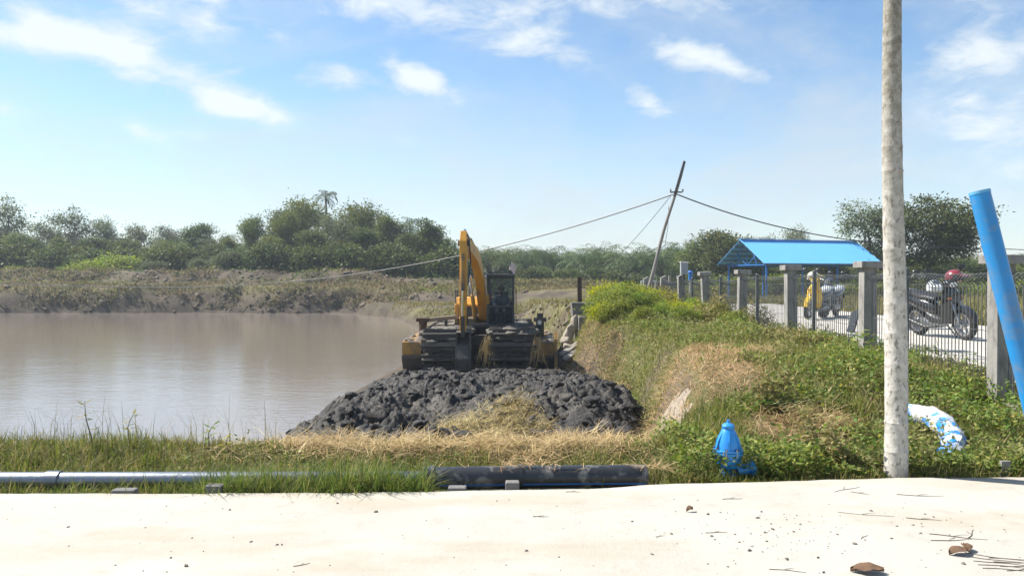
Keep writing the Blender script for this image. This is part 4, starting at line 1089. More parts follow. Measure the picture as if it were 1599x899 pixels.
# ================================================================== MOTORCYCLES
def ell(c, ry, rz, n=14, e=.8):
    out = []
    for k in range(n):
        a = 2 * math.pi * k / n; ca_, sa = math.cos(a), math.sin(a)
        out.append(Vector((c[0], c[1] + ry * math.copysign(abs(ca_) ** e, ca_), c[2] + rz * math.copysign(abs(sa) ** e, sa))))
    return out
MT = {'tyre': mat('tyre_rubber', (.016, .016, .016), (.022, .021, .02), .8, 12, bump=.3), 'plastic': mat('black_plastic', (.02, .02, .022), (.028, .028, .03), .42, 5),
      'seat': mat('seat_vinyl', (.018, .018, .02), (.026, .026, .028), .5, 6), 'alloy': mat('alloy', (.38, .38, .39), (.3, .3, .31), .35, 5, metal=.8),
      'red_lens': mat('red_lens', (.4, .02, .02), None, .15), 'lens': mat('clear_lens', (.6, .62, .62), None, .08, coat=.5), 'orange_lens': mat('orange_lens', (.6, .17, .02), None, .2)}
def scooter(label, loc, heading, lean, main, second, front_m, seatm=None):
    t = thing('motorcycle', label, 'motorcycle', loc, heading, 'motorcycles parked on the raised path')
    t.rotation_euler = (lean, 0, heading)
    rt = .275
    for wx_, nm in ((.63, 'front_wheel'), (-.62, 'rear_wheel')):
        Mw = Matrix.Translation((wx_, 0, rt)) @ Matrix.Rotation(R(90), 4, 'X')
        w = MB().lathe([(.2, -.035), (.235, -.052), (.262, -.04), (rt, -.015), (rt, .015), (.262, .04), (.235, .052), (.2, .035), (.2, -.035)], 32, Mw, cap=False).build(nm, MT['tyre'], t, sm=True)
        MB().lathe([(.175, -.04), (.205, -.042), (.205, .042), (.175, .04), (.175, -.04)], 28, Mw, cap=False).build('rim', MT['alloy'], w, sm=True)
        sp = MB()
        for k in range(5):
            a = k * 2 * math.pi / 5; sp.beam((wx_ + .03 * math.cos(a), 0, rt + .03 * math.sin(a)), (wx_ + .18 * math.cos(a), 0, rt + .18 * math.sin(a)), .035, .03, (0, 1, 0))
        sp.lathe([(.05, -.05), (.05, .05)], 14, Mw); sp.build('spokes', MT['alloy'], w)
    for s in (-1, 1):
        MB().tube([(.63, s * .075, rt), (.50, s * .07, .62), (.44, s * .05, .76)], [.022, .025, .025], 10).build('fork', MT['alloy'], t, sm=True)
    def arc(cx, a0, a1, r, w0, n=10):
        secs = []
        for i in range(n + 1):
            a = R(lerp(a0, a1, i / n)); c = Vector((cx + r * math.cos(a), 0, rt + r * math.sin(a))); o_ = Vector((math.cos(a), 0, math.sin(a)))
            ww = w0 * (.75 + .25 * math.sin(math.pi * i / n))
            secs.append([c + Vector((0, -ww, 0)) - o_ * .05, c + Vector((0, -ww * .7, 0)) + o_ * .012, c + Vector((0, ww * .7, 0)) + o_ * .012, c + Vector((0, ww, 0)) - o_ * .05, c + Vector((0, ww * .65, 0)), c + Vector((0, -ww * .65, 0))])
        return MB().loft(secs)
    arc(.63, 10, 140, .315, .075).build('front_fender', front_m, t, sm=True)
    arc(-.62, 40, 195, .33, .085).build('rear_fender', MT['plastic'], t, sm=True)
    # leg shield and front cowl
    sec = [[Vector((.30, -w_, z_)) + Vector((dx, 0, 0)) for (w_, dx) in ((w0, 0), (w0 * .6, .06), (0, .09), (-w0 * .6, .06), (-w0, 0), (0, .03))] for (z_, w0) in ()]
    secs = []
    for (x_, z_, w0) in ((.30, .30, .16), (.33, .45, .2), (.38, .60, .21), (.41, .74, .19), (.40, .86, .13), (.37, .93, .09)):
        secs.append([Vector((x_ - .03, -w0, z_)), Vector((x_ + .05, -w0 * .75, z_)), Vector((x_ + .11, -w0 * .3, z_ + .01)), Vector((x_ + .11, w0 * .3, z_ + .01)), Vector((x_ + .05, w0 * .75, z_)), Vector((x_ - .03, w0, z_)), Vector((x_ - .01, w0 * .5, z_)), Vector((x_ - .01, -w0 * .5, z_))])
    MB().loft(secs).build('leg_shield', main, t, sm=True)
    MB().loft([ell((.50, 0, .66), .09, .05), ell((.53, 0, .72), .10, .07), ell((.52, 0, .80), .07, .05)]).build('nose_panel', front_m, t, sm=True)
    hc = MB().loft([ell((.30, 0, .97), .07, .05), ell((.37, 0, .985), .12, .075), ell((.45, 0, .98), .115, .075), ell((.50, 0, .97), .08, .05)]).build('handlebar_cowl', main, t, sm=True)
    MB().loft([ell((.485, 0, .965), .085, .048), ell((.515, 0, .962), .07, .036)]).build('headlight', MT['lens'], hc, sm=True)
    for s in (-1, 1):
        MB().loft([ell((.49, s * .12, .74), .035, .022, 8), ell((.53, s * .115, .745), .02, .015, 8)]).build('indicator', MT['orange_lens'], t, sm=True)
        MB().tube([(.36, s * .08, .99), (.32, s * .24, 1.01), (.26, s * .34, 1.0)], .012, 8).build('handlebar', MT['alloy'], t, sm=True)
        MB().tube([(.31, s * .26, 1.01), (.255, s * .36, 1.0)], .019, 10).build('grip', MT['tyre'], t, sm=True)
        MB().tube([(.33, s * .2, 1.01), (.34, s * .26, 1.12), (.33, s * .31, 1.2)], .007, 6).build('mirror_stem', MT['plastic'], t)
        mr_ = MB().loft([ell((.345, s * .33, 1.23), .05, .03, 12), ell((.325, s * .33, 1.23), .075, .05, 12), ell((.31, s * .33, 1.23), .072, .047, 12)]).build('mirror', MT['plastic'], t, sm=True)
        MB().loft([ell((.309, s * .33, 1.23), .066, .042, 12), ell((.305, s * .33, 1.23), .066, .042, 12)]).build('mirror_glass', M['chrome'], mr_)
    # floor tunnel, engine, body, seat
    MB().loft([ell((.34, 0, .34), .13, .07), ell((.1, 0, .33), .14, .07), ell((-.1, 0, .36), .14, .10), ell((-.2, 0, .42), .13, .14)]).build('floor_tunnel', MT['plastic'], t, sm=True)
    MB().loft([ell((.05, 0, .26), .09, .08), ell((-.2, 0, .26), .12, .1), ell((-.42, .02, .27), .1, .09), ell((-.62, .07, .275), .05, .07)]).build('engine', MT['alloy'], t, sm=True)
    MB().loft([ell((-.02, 0, .50), .07, .1), ell((-.15, 0, .55), .13, .15), ell((-.4, 0, .62), .16, .13), ell((-.7, 0, .69), .13, .10), ell((-.92, 0, .76), .07, .05)]).build('side_panel', second, t, sm=True)
    MB().loft([ell((.02, 0, .70), .08, .04), ell((-.15, 0, .735), .13, .055), ell((-.38, 0, .75), .14, .06), ell((-.5, 0, .79), .13, .06), ell((-.75, 0, .82), .11, .045), ell((-.84, 0, .82), .07, .02)]).build('seat', seatm or MT['seat'], t, sm=True)
    MB().loft([ell((-.86, 0, .73), .09, .04), ell((-.95, 0, .74), .06, .025)]).build('tail_light', MT['red_lens'], t, sm=True)
    MB().box(-.975, -.965, -.1, .1, .50, .62).build('number_plate', MT['plastic'], t)
    MB().beam((-.9, 0, .7), (-.97, 0, .55), .06, .02, (1, 0, 0)).build('plate_holder', MT['plastic'], t)
    MB().tube([(.02, -.1, .22), (-.2, -.15, .2), (-.4, -.17, .25), (-.78, -.18, .36)], [.02, .03, .055, .05], 12).build('exhaust', MT['plastic'], t, sm=True)
    MB().tube([(-.6, .1, .3), (-.52, .11, .6)], .03, 10).build('shock_absorber', MT['alloy'], t, sm=True)
    MB().tube([(-.72, -.1, .84), (-.98, -.1, .86), (-.98, .1, .86), (-.72, .1, .84)], .012, 8).build('grab_rail', MT['alloy'], t, sm=True)
    MB().tube([(-.0, .1, .25), (.02, .27, -.0 + .27 * math.tan(-lean))], .012, 6).build('side_stand', MT['plastic'], t)
    return t
def paint(n, c): return mat(n, c, tuple(min(1, v * 1.12) for v in c), .25, 3, coat=.6)
yel = paint('paint_yellow', (.68, .44, .03)); gry = paint('paint_grey', (.30, .32, .34)); red = paint('paint_red', (.42, .045, .035)); blk = paint('paint_black', (.018, .018, .02)); wht = paint('paint_white', (.62, .62, .6)); dgr = paint('paint_slate', (.08, .10, .13))
y_loc = Vector((PX(1275, 21), 21, PATH_Z + .012))
m_y = scooter('yellow fronted motorcycle with a pale helmet hung on it', tuple(y_loc), math.atan2(-.95, -.8), -.12, yel, dgr, yel, wht)
m_d = scooter('dark slate motorcycle with pale seat standing close beside the yellow one', (PX(1294, 21.9), 21.9, PATH_Z + .012), math.atan2(-.9, -.7), -.12, dgr, dgr, blk, wht)
r_loc = Vector((PX(1394, 17.3), 17.3, PATH_Z + .012))
m_r = scooter('red and white motorcycle half hidden behind the pale palm trunk', tuple(r_loc), math.atan2(-.9, -.55), -.12, red, blk, wht)
b_loc = Vector((PX(1472, 14.4), 14.4, PATH_Z + .012))
m_b = scooter('black motorcycle with a dark red helmet and a silver helmet on it', tuple(b_loc), math.atan2(-1.2, .16), .16, blk, blk, blk)
def helmet(label, m, root, local, rz, vis=True, s=1.0, visor=None):
    bpy.context.view_layer.update()
    p = root.matrix_world @ Vector(local)
    t = thing('helmet', label, 'helmet', tuple(p), rz)
    sh = bpy.data.meshes.new('shell'); bm = bmesh.new(); bmesh.ops.create_uvsphere(bm, u_segments=24, v_segments=16, radius=.14 * s)
    for v in bm.verts:
        v.co.x *= 1.12
        if v.co.z < -.06: v.co.z = -.06 - (v.co.z + .06) * -.35
    bm.to_mesh(sh); bm.free(); sh.polygons.foreach_set('use_smooth', np.ones(len(sh.polygons), bool)); link_obj('shell', sh, m, t, (0, 0, .085 * s))
    secs = []
    for i in range(9):
        a = R(-62 + i * 15.5); c, s_ = math.cos(a), math.sin(a); r1 = .148 * s
        secs.append([Vector((c * r1 * 1.13, s_ * r1, .13 * s)), Vector((c * r1 * 1.2, s_ * r1 * 1.04, .04 * s)), Vector((c * r1 * 1.18, s_ * r1 * 1.02, .04 * s)), Vector((c * r1 * 1.10, s_ * r1 * .98, .13 * s))])
    MB().loft(secs).build('visor', visor or MT['plastic'], t, sm=True)
    MB().beam((.13 * s, 0, .14 * s), (.25 * s, 0, .10 * s), .2 * s, .012).build('peak', visor or m, t)
    return t
helmet('pale helmet with yellow peak hung on the yellow fronted motorcycle', paint('paint_cream', (.62, .55, .4)), m_y, (.30, -.1, 1.0), 0.1, visor=yel)
helmet('dark red helmet hung on the handlebar of the black motorcycle', paint('paint_darkred', (.2, .025, .03)), m_b, (.3, .16, .98), -1.2)
helmet('silver grey helmet hanging from the handlebar of the black motorcycle', paint('paint_silver', (.3, .31, .31)), m_b, (.3, -.24, .86), math.pi * 1.35, visor=MT['lens'])
helmet('black helmet hung on the handlebar of the red motorcycle', paint('paint_blackred', (.08, .03, .03)), m_r, (.27, -.16, 1.0), math.pi * 1.2)
c = P(1334, 512, 15.8)
tag(MB().beam((-.07, 0, 0), (.09, .12, .42), .03, .3, (0, 1, 0)).build('leaning_board', M['cab_black'], loc=(c.x, c.y, PATH_Z)), 'short dark board leaning behind the concrete fence post', 'board')
# ================================================================== MUD
def worley(x, y, s, seed):
    x = np.asarray(x, float) / s; y = np.asarray(y, float) / s; xi = np.floor(x); yi = np.floor(y); best = np.full(np.broadcast(x, y).shape, 9.)
    for i in (-1, 0, 1):
        for j in (-1, 0, 1):
            a = (xi + i).astype(np.int64); b = (yi + j).astype(np.int64)
            n = (a * 374761393 + b * 668265263 + seed * 974634777) & 0xffffffff; n = ((n ^ (n >> 13)) * 1274126177) & 0xffffffff; n = n ^ (n >> 16)
            best = np.minimum(best, np.hypot(a + (n & 1023) / 1023. - x, b + ((n >> 10) & 1023) / 1023. - y))
    return best
def mud_h(X, Y):
    top = np.interp(Y, [8.8, 10.0, 12, 16, 20, 23, 27], [-.78, -.60, -.70, -.96, -1.12, -1.26, -1.36])
    top = top + .22 * np.exp(-(((X - 1.1) / 1.1) ** 2 + ((Y - 13.5) / 3.5) ** 2)) + .20 * np.exp(-(((X + .17) / .75) ** 2 + ((Y - 10.9) / .8) ** 2)) + .12 * np.exp(-(((X + 2.2) / 1.3) ** 2 + ((Y - 17) / 4) ** 2))
    e = smooth(-.5, 2.0, X - shoreX(Y) + .5 * fbm(X, Y, .8, 3, 133)) * smooth(0.75, -.1, X - edgeX(Y) - .1 * fbm(X, Y, .5, 2, 5)) * smooth(8.3, 9.8, Y + .4 * fbm(X, Y, .9, 3, 71)) * smooth(29, 25.5, Y)
    wx_, wy_ = X + .12 * fbm(X, Y, .35, 3, 61), Y + .12 * fbm(X, Y, .35, 3, 62)
    hs = lambda s, k: np.sqrt(np.maximum(0, 1 - (worley(wx_, wy_, s, k) / .86) ** 2))
    k1 = smooth(-.25, .35, fbm(X, Y, .8, 2, 5)); k2 = smooth(-.3, .3, fbm(X, Y, .5, 2, 6))
    bil = lambda sc, k: np.abs(vnoise(wx_ / sc, wy_ / sc, k))
    lump = np.interp(Y, [9, 16, 20], [.36, .34, .12]) * fbm(X, Y, 1.5, 3, 101) + .16 * (bil(.5, 11) - .35) + .17 * (hs(.27, 1) - .6) * (.25 + k1) + .11 * (hs(.14, 2) - .6) * (.4 + k2) + .06 * (bil(.085, 13) - .35) + .05 * (bil(.045, 14) - .35)
    amp = lerp(1, .45, smooth(20, 24, Y))
    return lerp(-1.9, top, e) + lump * amp * (.25 + .75 * e), e
X_, Y_ = np.meshgrid(np.linspace(-6.4, 3.0, 440), np.concatenate([np.linspace(8.2, 16, 300), np.linspace(16.05, 29.2, 210)]))
Z_, E_ = mud_h(X_, Y_)
wet = mat('wet_mud', (.022, .0195, .0175), (.052, .046, .040), .62, 3.5, bump=2.2, bscale=26, c3=(.135, .118, .098), c3thr=(.52, .72), c3scale=2.2, rvar=.2, spec=.35)
mm = np_mesh('excavated_mud', np.stack([X_, Y_, Z_], -1).reshape(-1, 3), grid_faces(*X_.shape), True); mm.materials.append(wet)
mudo = tag(link_obj('excavated_mud', mm), 'heap of wet black excavated mud in front of the excavator', 'mud', kind='stuff')
def mud_top(x, y): return mud_h(np.asarray(x, float), np.asarray(y, float))[0]
def clods(n, xy, zf, size, name, m, label, cat, seed, flat=.75):
    r = np.random.default_rng(seed)
    bm = bmesh.new(); bmesh.ops.create_icosphere(bm, subdivisions=2, radius=1); base = np.array([v.co[:] for v in bm.verts]); fc = np.array([[v.index for v in f.verts] for f in bm.faces]); bm.free()
    var = []
    for k in range(14):
        n1 = np.array([mnoise.fractal(Vector(b * 1.2) + Vector((k * 5.1, 0, 0)), 1, 2, 3) for b in base]); n2 = np.array([mnoise.cell(Vector(b * 1.7) + Vector((k * 3.3, 1, 0))) for b in base])
        var.append(base * (1 + .75 * n1 + .34 * n2)[:, None])
    V, Fs = [], []
    for i in range(n):
        x, y = xy(r); s = size(r, x, y); z = float(zf(x, y))
        a = r.uniform(0, 6.28); b = r.uniform(-.6, .6)
        Rm = np.array(Matrix.Rotation(a, 3, 'Z') @ Matrix.Rotation(b, 3, 'X'))
        v = (var[i % 14] * s * np.array([1, r.uniform(.6, 1), r.uniform(.5, .9) * flat / .75])) @ Rm.T + [x, y, z + s * .12]
        V.append(v); Fs.append(fc + i * len(base))
    me = np_mesh(name, np.concatenate(V), np.concatenate(Fs), True); me.materials.append(m)
    return tag(link_obj(name, me), label, cat, kind='stuff')
def xy_mud(r):
    while True:
        y = 8.9 + 15.5 * r.random() ** 1.3; x = r.uniform(-4.8, 2.6)
        if mud_h(np.float64(x), np.float64(y))[1] > .3 and not (y > 20.2 and abs(x + 1) < 2.5 and y > 23.2): return x, y
clods(1700, xy_mud, lambda x, y: mud_top(x, y), lambda r, x, y: (r.uniform(.012, .035) + .05 * r.random() ** 6) * (1 + .02 * (y - 9)), 'mud_clods', wet, 'loose dark clods of wet mud over the excavated heap', 'mud', 5)
clods(420, xy_mud, lambda x, y: mud_top(x, y) - .01, lambda r, x, y: r.uniform(.05, .10) + .08 * r.random() ** 3, 'mud_slabs', wet, 'larger broken slabs of dark mud on the excavated heap', 'mud', 15, .5)
def xy_far(r):
    while True:
        x = r.uniform(-55, 8); y = r.uniform(64, 78)
        z = float(hz(x, y))
        if z > WATER_Z + .1 and r.random() < (.9 if z > 1.1 or z < .1 else .2): return x, y
far_soil = mat('spoil_soil', (.13, .10, .072), (.19, .15, .11), .95, .6, bump=.8, bscale=6, c3=(.08, .065, .05), c3thr=(.5, .65), c3scale=.9)
clods(900, xy_far, hz, lambda r, x, y: r.uniform(.05, .12) + .16 * r.random() ** 4, 'spoil_clods', far_soil, 'brown clods of dug soil along the far bank', 'soil', 6)
def xy_spit(r):
    y = r.uniform(29, 56); return r.uniform(float(shoreX(y)) + 1, float(edgeX(min(y, 40))) + 1.5), y
clods(500, xy_spit, hz, lambda r, x, y: r.uniform(.03, .08) + .1 * r.random() ** 4, 'spit_clods', far_soil, 'clods of churned mud on the flat behind the excavator', 'mud', 7)

# ================================================================== GRASS, WEEDS, STRAW
def blades(pos, L_, W_, az, lean, bend):
    n = len(pos); h = np.stack([np.cos(az), np.sin(az), 0 * az], -1); s = np.stack([-np.sin(az), np.cos(az), 0 * az], -1); up = np.array([0, 0, 1.])
    p1 = pos + (L_ * .5)[:, None] * (up * np.cos(lean)[:, None] + h * np.sin(lean)[:, None])
    p2 = p1 + (L_ * .5)[:, None] * (up * np.cos(lean + bend)[:, None] + h * np.sin(lean + bend)[:, None])
    w = W_[:, None] * .5
    V = np.stack([pos - s * w, pos + s * w, p1 + s * w * .85, p1 - s * w * .85, p2 + s * w * .12, p2 - s * w * .12], 1).reshape(-1, 3)
    b = np.arange(n)[:, None] * 6
    return V, np.concatenate([b + [0, 1, 2, 3], b + [3, 2, 4, 5]], 0)
def leafq(pos, d, L_, W_, nrm):
    s = np.cross(d, nrm); s /= np.linalg.norm(s, axis=1)[:, None] + 1e-9
    a = pos; m_ = pos + d * (L_ * .45)[:, None]; t = pos + d * L_[:, None]
    V = np.stack([a, m_ + s * W_[:, None] * .5, t, m_ - s * W_[:, None] * .5], 1).reshape(-1, 3)
    return V, np.arange(len(pos) * 4).reshape(-1, 4)
def unit(v): return v / (np.linalg.norm(v, axis=1)[:, None] + 1e-9)
def in_ell(x, y, c): return ((x - c[0]) / c[2]) ** 2 + ((y - c[1]) / c[3]) ** 2
ST = [(2.35, 10.0, .8, 1.4), (3.0, 12.0, .9, 1.2), (2.65, 7.55, .5, .55), (3.05, 7.8, .32, .3), (1.55, 9.0, .35, .7), (1.7, 20.5, .5, 2.2)]
def straw_mask(x, y):
    n = .45 * fbm(x, y, .45, 3, 201); m = np.zeros_like(x)
    for c in ST: m = np.maximum(m, 1 - smooth(.6, 1.15, in_ell(x, y, c) + n))
    f = smooth(-2.9, -1.9, x + .6 * n) * smooth(1.3, .9, x) * smooth(6.55, 7.05, y + .6 * n)
    f = f * (.35 + .65 * smooth(-.3, .2, fbm(x, y, .8, 3, 222)))
    return np.maximum(m, f * .96 * (x < 1.3))
pe = lambda x: np.interp(x, xs, ye)
g_lush = leafmat('grass_green', (.08, .125, .024), (.19, .225, .05), (.36, .29, .13), trans=.3, objvar=.03)
g_dry = leafmat('grass_olive', (.10, .115, .032), (.22, .205, .072), (.42, .33, .17), trans=.28, objvar=.03)
def grass_obj(name, label, m, n, xr, yr, Lr, seed, keep=None, wid=(.004, .009), leanmax=.6, yexp=1.0, lmul=None, clump=.0):
    r = np.random.default_rng(seed)
    x = r.uniform(*xr, n); y = yr[0] + (yr[1] - yr[0]) * r.random(n) ** yexp
    k = (y > pe(x) + .015)
    if keep is not None: k &= keep(x, y, r)
    x, y = x[k], y[k]; n = len(x)
    L_ = r.uniform(*Lr, n) * (.6 + .8 * np.clip(.5 + .9 * fbm(x, y, .35, 3, seed + 9), 0, 1.2))
    if lmul is not None: L_ *= lmul(x, y)
    z = hz(x, y) - .015
    V, Fq = blades(np.stack([x, y, z], -1), L_, r.uniform(*wid, n), r.uniform(0, 6.283, n), np.abs(r.normal(.1, leanmax * .55, n)), r.uniform(.1, 1.2, n))
    me = np_mesh(name, V, Fq); me.materials.append(m)
    return tag(link_obj(name, me), label, 'grass', kind='stuff')
nearpipe = lambda x, y: np.where(y < 5.95 + .02 * x, np.where(x < -.7, 1.0, .5), 1.0)
def keep_strip(x, y, r):
    t = r.random(len(x)); k = t < (1 - .93 * straw_mask(x, y)) * (.55 + .6 * fbm(x, y, .5, 3, 77) + .35)
    k &= ~((x > -.7) & (x < 1.05) & (y < 6.13) & (t > .13))
    k &= ~((np.abs(y - (5.92 + .012 * (x + 3))) < .065) & (x < -.6) & (x > -7) & ~((x > -1.9)))
    return k
grass_obj('grass_strip', 'green grass along the pipes at the pavement edge', g_lush, 50000, (-6.2, 1.5), (5.5, 8.9), (.07, .19), 301, keep_strip, yexp=1.15, leanmax=1.0, lmul=lambda x, y: nearpipe(x, y) * np.where((x > -3) & (y > 6.2), .72, 1.0))
grass_obj('dry_grass_strip', 'olive and straw coloured grass along the pipes', g_dry, 40000, (-6.2, 1.5), (5.5, 8.9), (.07, .22), 302, keep_strip, yexp=1.1, lmul=lambda x, y: nearpipe(x, y) * np.where((x > -3) & (y > 6.2), .72, 1.0), leanmax=1.4)
grass_obj('pipe_front_grass', 'grass leaning over the front of the steel pipe', g_lush, 17000, (-6.2, -.6), (5.5, 5.9), (.11, .2), 331, lambda x, y, r: r.random(len(x)) < .35 + .65 * np.clip(.5 + fbm(x, y * 0, .5, 3, 17) * 1.2 + .9 * smooth(-2.4, -1.7, x), 0, 1), leanmax=.9, lmul=lambda x, y: 1 + .75 * smooth(-2.5, -1.8, x))
grass_obj('pipe_front_dry', 'dry grass tangled before the steel pipe', g_dry, 8000, (-6.2, -.6), (5.5, 5.92), (.12, .22), 332, lambda x, y, r: r.random(len(x)) < .4 + .6 * smooth(-2.4, -1.7, x), leanmax=1.3, lmul=lambda x, y: 1 + .45 * smooth(-2.5, -1.8, x))
# tall thin seed stalks against the water
grass_obj('seed_stalks', 'thin upright grass stalks standing against the pond', g_dry, 240, (-5.6, -1.9), (6.4, 7.6), (.3, .5), 303, wid=(.003, .006), leanmax=.25)
def keep_bank(x, y, r):
    return (x > edgeX(y) + .12) & ~((np.abs(x - 3.75) < .33) & (y > 6.45) & (y < 7.6) & (r.random(len(x)) < .5)) & (r.random(len(x)) < (1 - .95 * straw_mask(x, y))) & ~((x > 5.85) & (x < 10.5))
bank_len = lambda x, y: np.interp(y, [6, 10, 20, 34], [1.0, .8, 1.0, 1.3]) * np.where((x > 3.2) & (y < 8.5), 1.45, 1) * np.where((np.abs(x - 2.0) < .45) & (y < 7), .75, 1)
grass_obj('bank_grass', 'bright green grass over the bank below the fence', g_lush, 90000, (1.1, 6.4), (6.0, 30), (.06, .17), 304, keep_bank, yexp=1.9, lmul=bank_len, wid=(.005, .012))
grass_obj('bank_dry_grass', 'olive grass over the bank below the fence', g_dry, 60000, (1.1, 6.4), (6.0, 32), (.07, .2), 305, keep_bank, yexp=1.8, lmul=bank_len, wid=(.005, .012), leanmax=.9)
grass_obj('bank_stalks', 'tall loose grass stalks rising over the bank', g_dry, 5200, (1.6, 5.6), (6.3, 26), (.2, .42), 321, keep_bank, yexp=1.6, wid=(.004, .009), leanmax=.7)
grass_obj('verge_grass', 'tall olive grass beyond the raised path', g_dry, 34000, (10.4, 24), (12, 46), (.25, .55), 306, wid=(.015, .03))
grass_obj('flat_grass', 'rough grass on the flat behind the excavator', g_dry, 26000, (-9, 12), (30, 64), (.12, .35), 307, lambda x, y, r: (hz(x, y) > -1.2) & (fbm(x, y, 5, 3, 310) > -.05) & ~((x > 5.8) & (y < 46)), wid=(.02, .04))
grass_obj('far_bank_grass', 'rough grass growing over the far bank', leafmat('grass_far', (.10, .11, .035), (.24, .2, .09), (.42, .33, .2), trans=.2, objvar=.02), 70000, (-62, 22), (64, 84), (.18, .5), 308, lambda x, y, r: (hz(x, y) > -.9) & ((fbm(x, y, 3.5, 4, 311) + .5 * np.exp(-((hz(x, y) - .5) / .4) ** 2)) > -.02), wid=(.03, .07), leanmax=1.0)
grass_obj('far_green_grass', 'fresh green patches on the far shore', leafmat('grass_fresh', (.07, .12, .022), (.14, .2, .04), trans=.25, objvar=.02), 16000, (-60, 16), (66, 90), (.2, .45), 309, lambda x, y, r: ((fbm(x, y, 6, 3, 312) > .22) & (hz(x, y) > .2)) | ((x > -9) & (x < -3.5) & (y > 69) & (y < 73)), wid=(.03, .07))
# leafy ground cover of the bank
def weeds(name, label, m, n, xr, yr, seed, hmax, Ls, keep, yexp=1.7):
    r = np.random.default_rng(seed); x = r.uniform(*xr, n); y = yr[0] + (yr[1] - yr[0]) * r.random(n) ** yexp
    k = keep(x, y, r) & (y > pe(x) + .03); x, y = x[k], y[k]; n = len(x)
    h = hmax * np.clip(.30 + 1.1 * fbm(x, y, .7, 4, seed + 1), .06, 1) * (np.interp(y, [12.6, 13.4, 16.6, 18.5], [.5, .28, .28, 1]) if seed == 404 else 1); z = hz(x, y) + h * r.random(n) ** .6
    d = unit(np.stack([r.normal(0, 1, n), r.normal(0, 1, n), r.normal(.15, .5, n)], -1)); nn = unit(np.stack([r.normal(0, .5, n), r.normal(0, .5, n), np.ones(n)], -1))
    L_ = r.uniform(*Ls, n) * np.interp(y, [6, 30], [1, 1.7]); V, Fq = leafq(np.stack([x, y, z], -1), d, L_, L_ * r.uniform(.35, .6, n), nn)
    me = np_mesh(name, V, Fq); me.materials.append(m); return tag(link_obj(name, me), label, 'weeds', kind='stuff')
wl = leafmat('weed_leaf', (.08, .135, .026), (.19, .24, .055), (.32, .29, .08), trans=.3, objvar=.02)
wo = leafmat('weed_leaf_olive', (.12, .13, .04), (.24, .22, .08), (.38, .3, .16), trans=.28, objvar=.02)
weeds('bank_weeds', 'leafy green weeds spreading over the bank', wl, 95000, (1.1, 6.2), (6.1, 30), 401, .30, (.03, .065), lambda x, y, r: keep_bank(x, y, r) & (fbm(x, y, 1.3, 3, 411) > -.2))
weeds('bank_brush', 'olive brush tangled over the bank near the fence', wo, 60000, (1.1, 6.2), (6.1, 30), 402, .42, (.025, .06), lambda x, y, r: keep_bank(x, y, r) & (fbm(x, y, 1.1, 3, 412) > .0) | ((x > 2.7) & (x < 3.0) & (y < 8.5) & (r.random(len(x)) < .5)))
weeds('fence_brush', 'dull olive brush growing along the foot of the fence', wo, 46000, (4.6, 5.9), (12.6, 31), 404, .95, (.035, .07), lambda x, y, r: (x < 5.9), 1.1)
weeds('fence_green', 'fresh green weeds climbing along the fence foot', wl, 14000, (4.6, 5.9), (9.2, 30), 405, .45, (.03, .06), lambda x, y, r: fbm(x, y, 1.2, 2, 3) > .0, 1.2)
weeds('trunk_weeds', 'tall leafy weeds crowding the left side of the palm trunk', wo, 9000, (2.5, 2.95), (6.25, 8.3), 408, .85, (.03, .065), lambda x, y, r: (in_ell(x, y, (2.95, 7.85, .4, .35)) > 1) & (straw_mask(x, y) < .6), 1.0)
weeds('trunk_weeds_green', 'green weeds around the foot of the palm trunk', wl, 12000, (2.3, 5.4), (6.2, 9.6), 409, .62, (.03, .07), lambda x, y, r: ~((np.abs(x - 3.75) < .36) & (y < 7.7) & (y > 6.3)) & (straw_mask(x, y) < .5), 1.0)
weeds('strip_weeds', 'small leafy weeds among the grass by the pipes', wl, 9000, (-6, 1.3), (6.1, 8.2), 403, .16, (.025, .05), lambda x, y, r: (straw_mask(x, y) < .5) & (fbm(x, y, .6, 3, 413) > .1), 1.0)
weeds('far_bank_scrub', 'low scrub rooted over the face of the far bank', leafmat('scrub_leaf', (.06, .07, .025), (.15, .14, .06), (.26, .2, .11), trans=.2, objvar=.02), 60000, (-60, 14), (64.5, 80), 406, .65, (.08, .15), lambda x, y, r: (hz(x, y) > -1.25) & (fbm(x, y * 1.6, 2.2, 4, 421) > .12), 1.0)
weeds('far_bank_green', 'fresh green scrub patches on the far bank', wl, 36000, (-60, 14), (65, 82), 407, .55, (.08, .15), lambda x, y, r: (hz(x, y) > -.9) & (fbm(x * .5, y * 1.6, 3.4, 4, 422) > .2), 1.0)
# straw
def straw_obj(name, label, n, xr, yr, zf, keep, seed, lift=.07, Lr=(.12, .38), w=(.004, .008)):
    r = np.random.default_rng(seed); x = r.uniform(*xr, n); y = r.uniform(*yr, n); k = keep(x, y, r); x, y = x[k], y[k]; n = len(x)
    z = zf(x, y) + lift * r.random(n) ** 1.6 * (.4 + 1.2 * np.clip(fbm(x, y, .3, 2, seed) + .4, 0, 1)) + .004
    base = fbm(x, y, .5, 2, seed + 2) * 5
    V, Fq = blades(np.stack([x, y, z], -1), r.uniform(*Lr, n), r.uniform(*w, n), base + r.normal(0, 1.2, n), r.normal(1.42, .16, n), r.uniform(-.3, .55, n))
    me = np_mesh(name, V, Fq); me.materials.append(M['straw']); return tag(link_obj(name, me), label, 'straw', kind='stuff')
straw_obj('straw_along_mud', 'dry straw lying along the front foot of the mud heap', 24000, (-3.3, 1.35), (6.5, 9.2), lambda x, y: np.maximum(hz(x, y), np.where(y > 8.3, mud_top(x, y), -9)), lambda x, y, r: r.random(len(x)) < straw_mask(x, y), 501, .09)
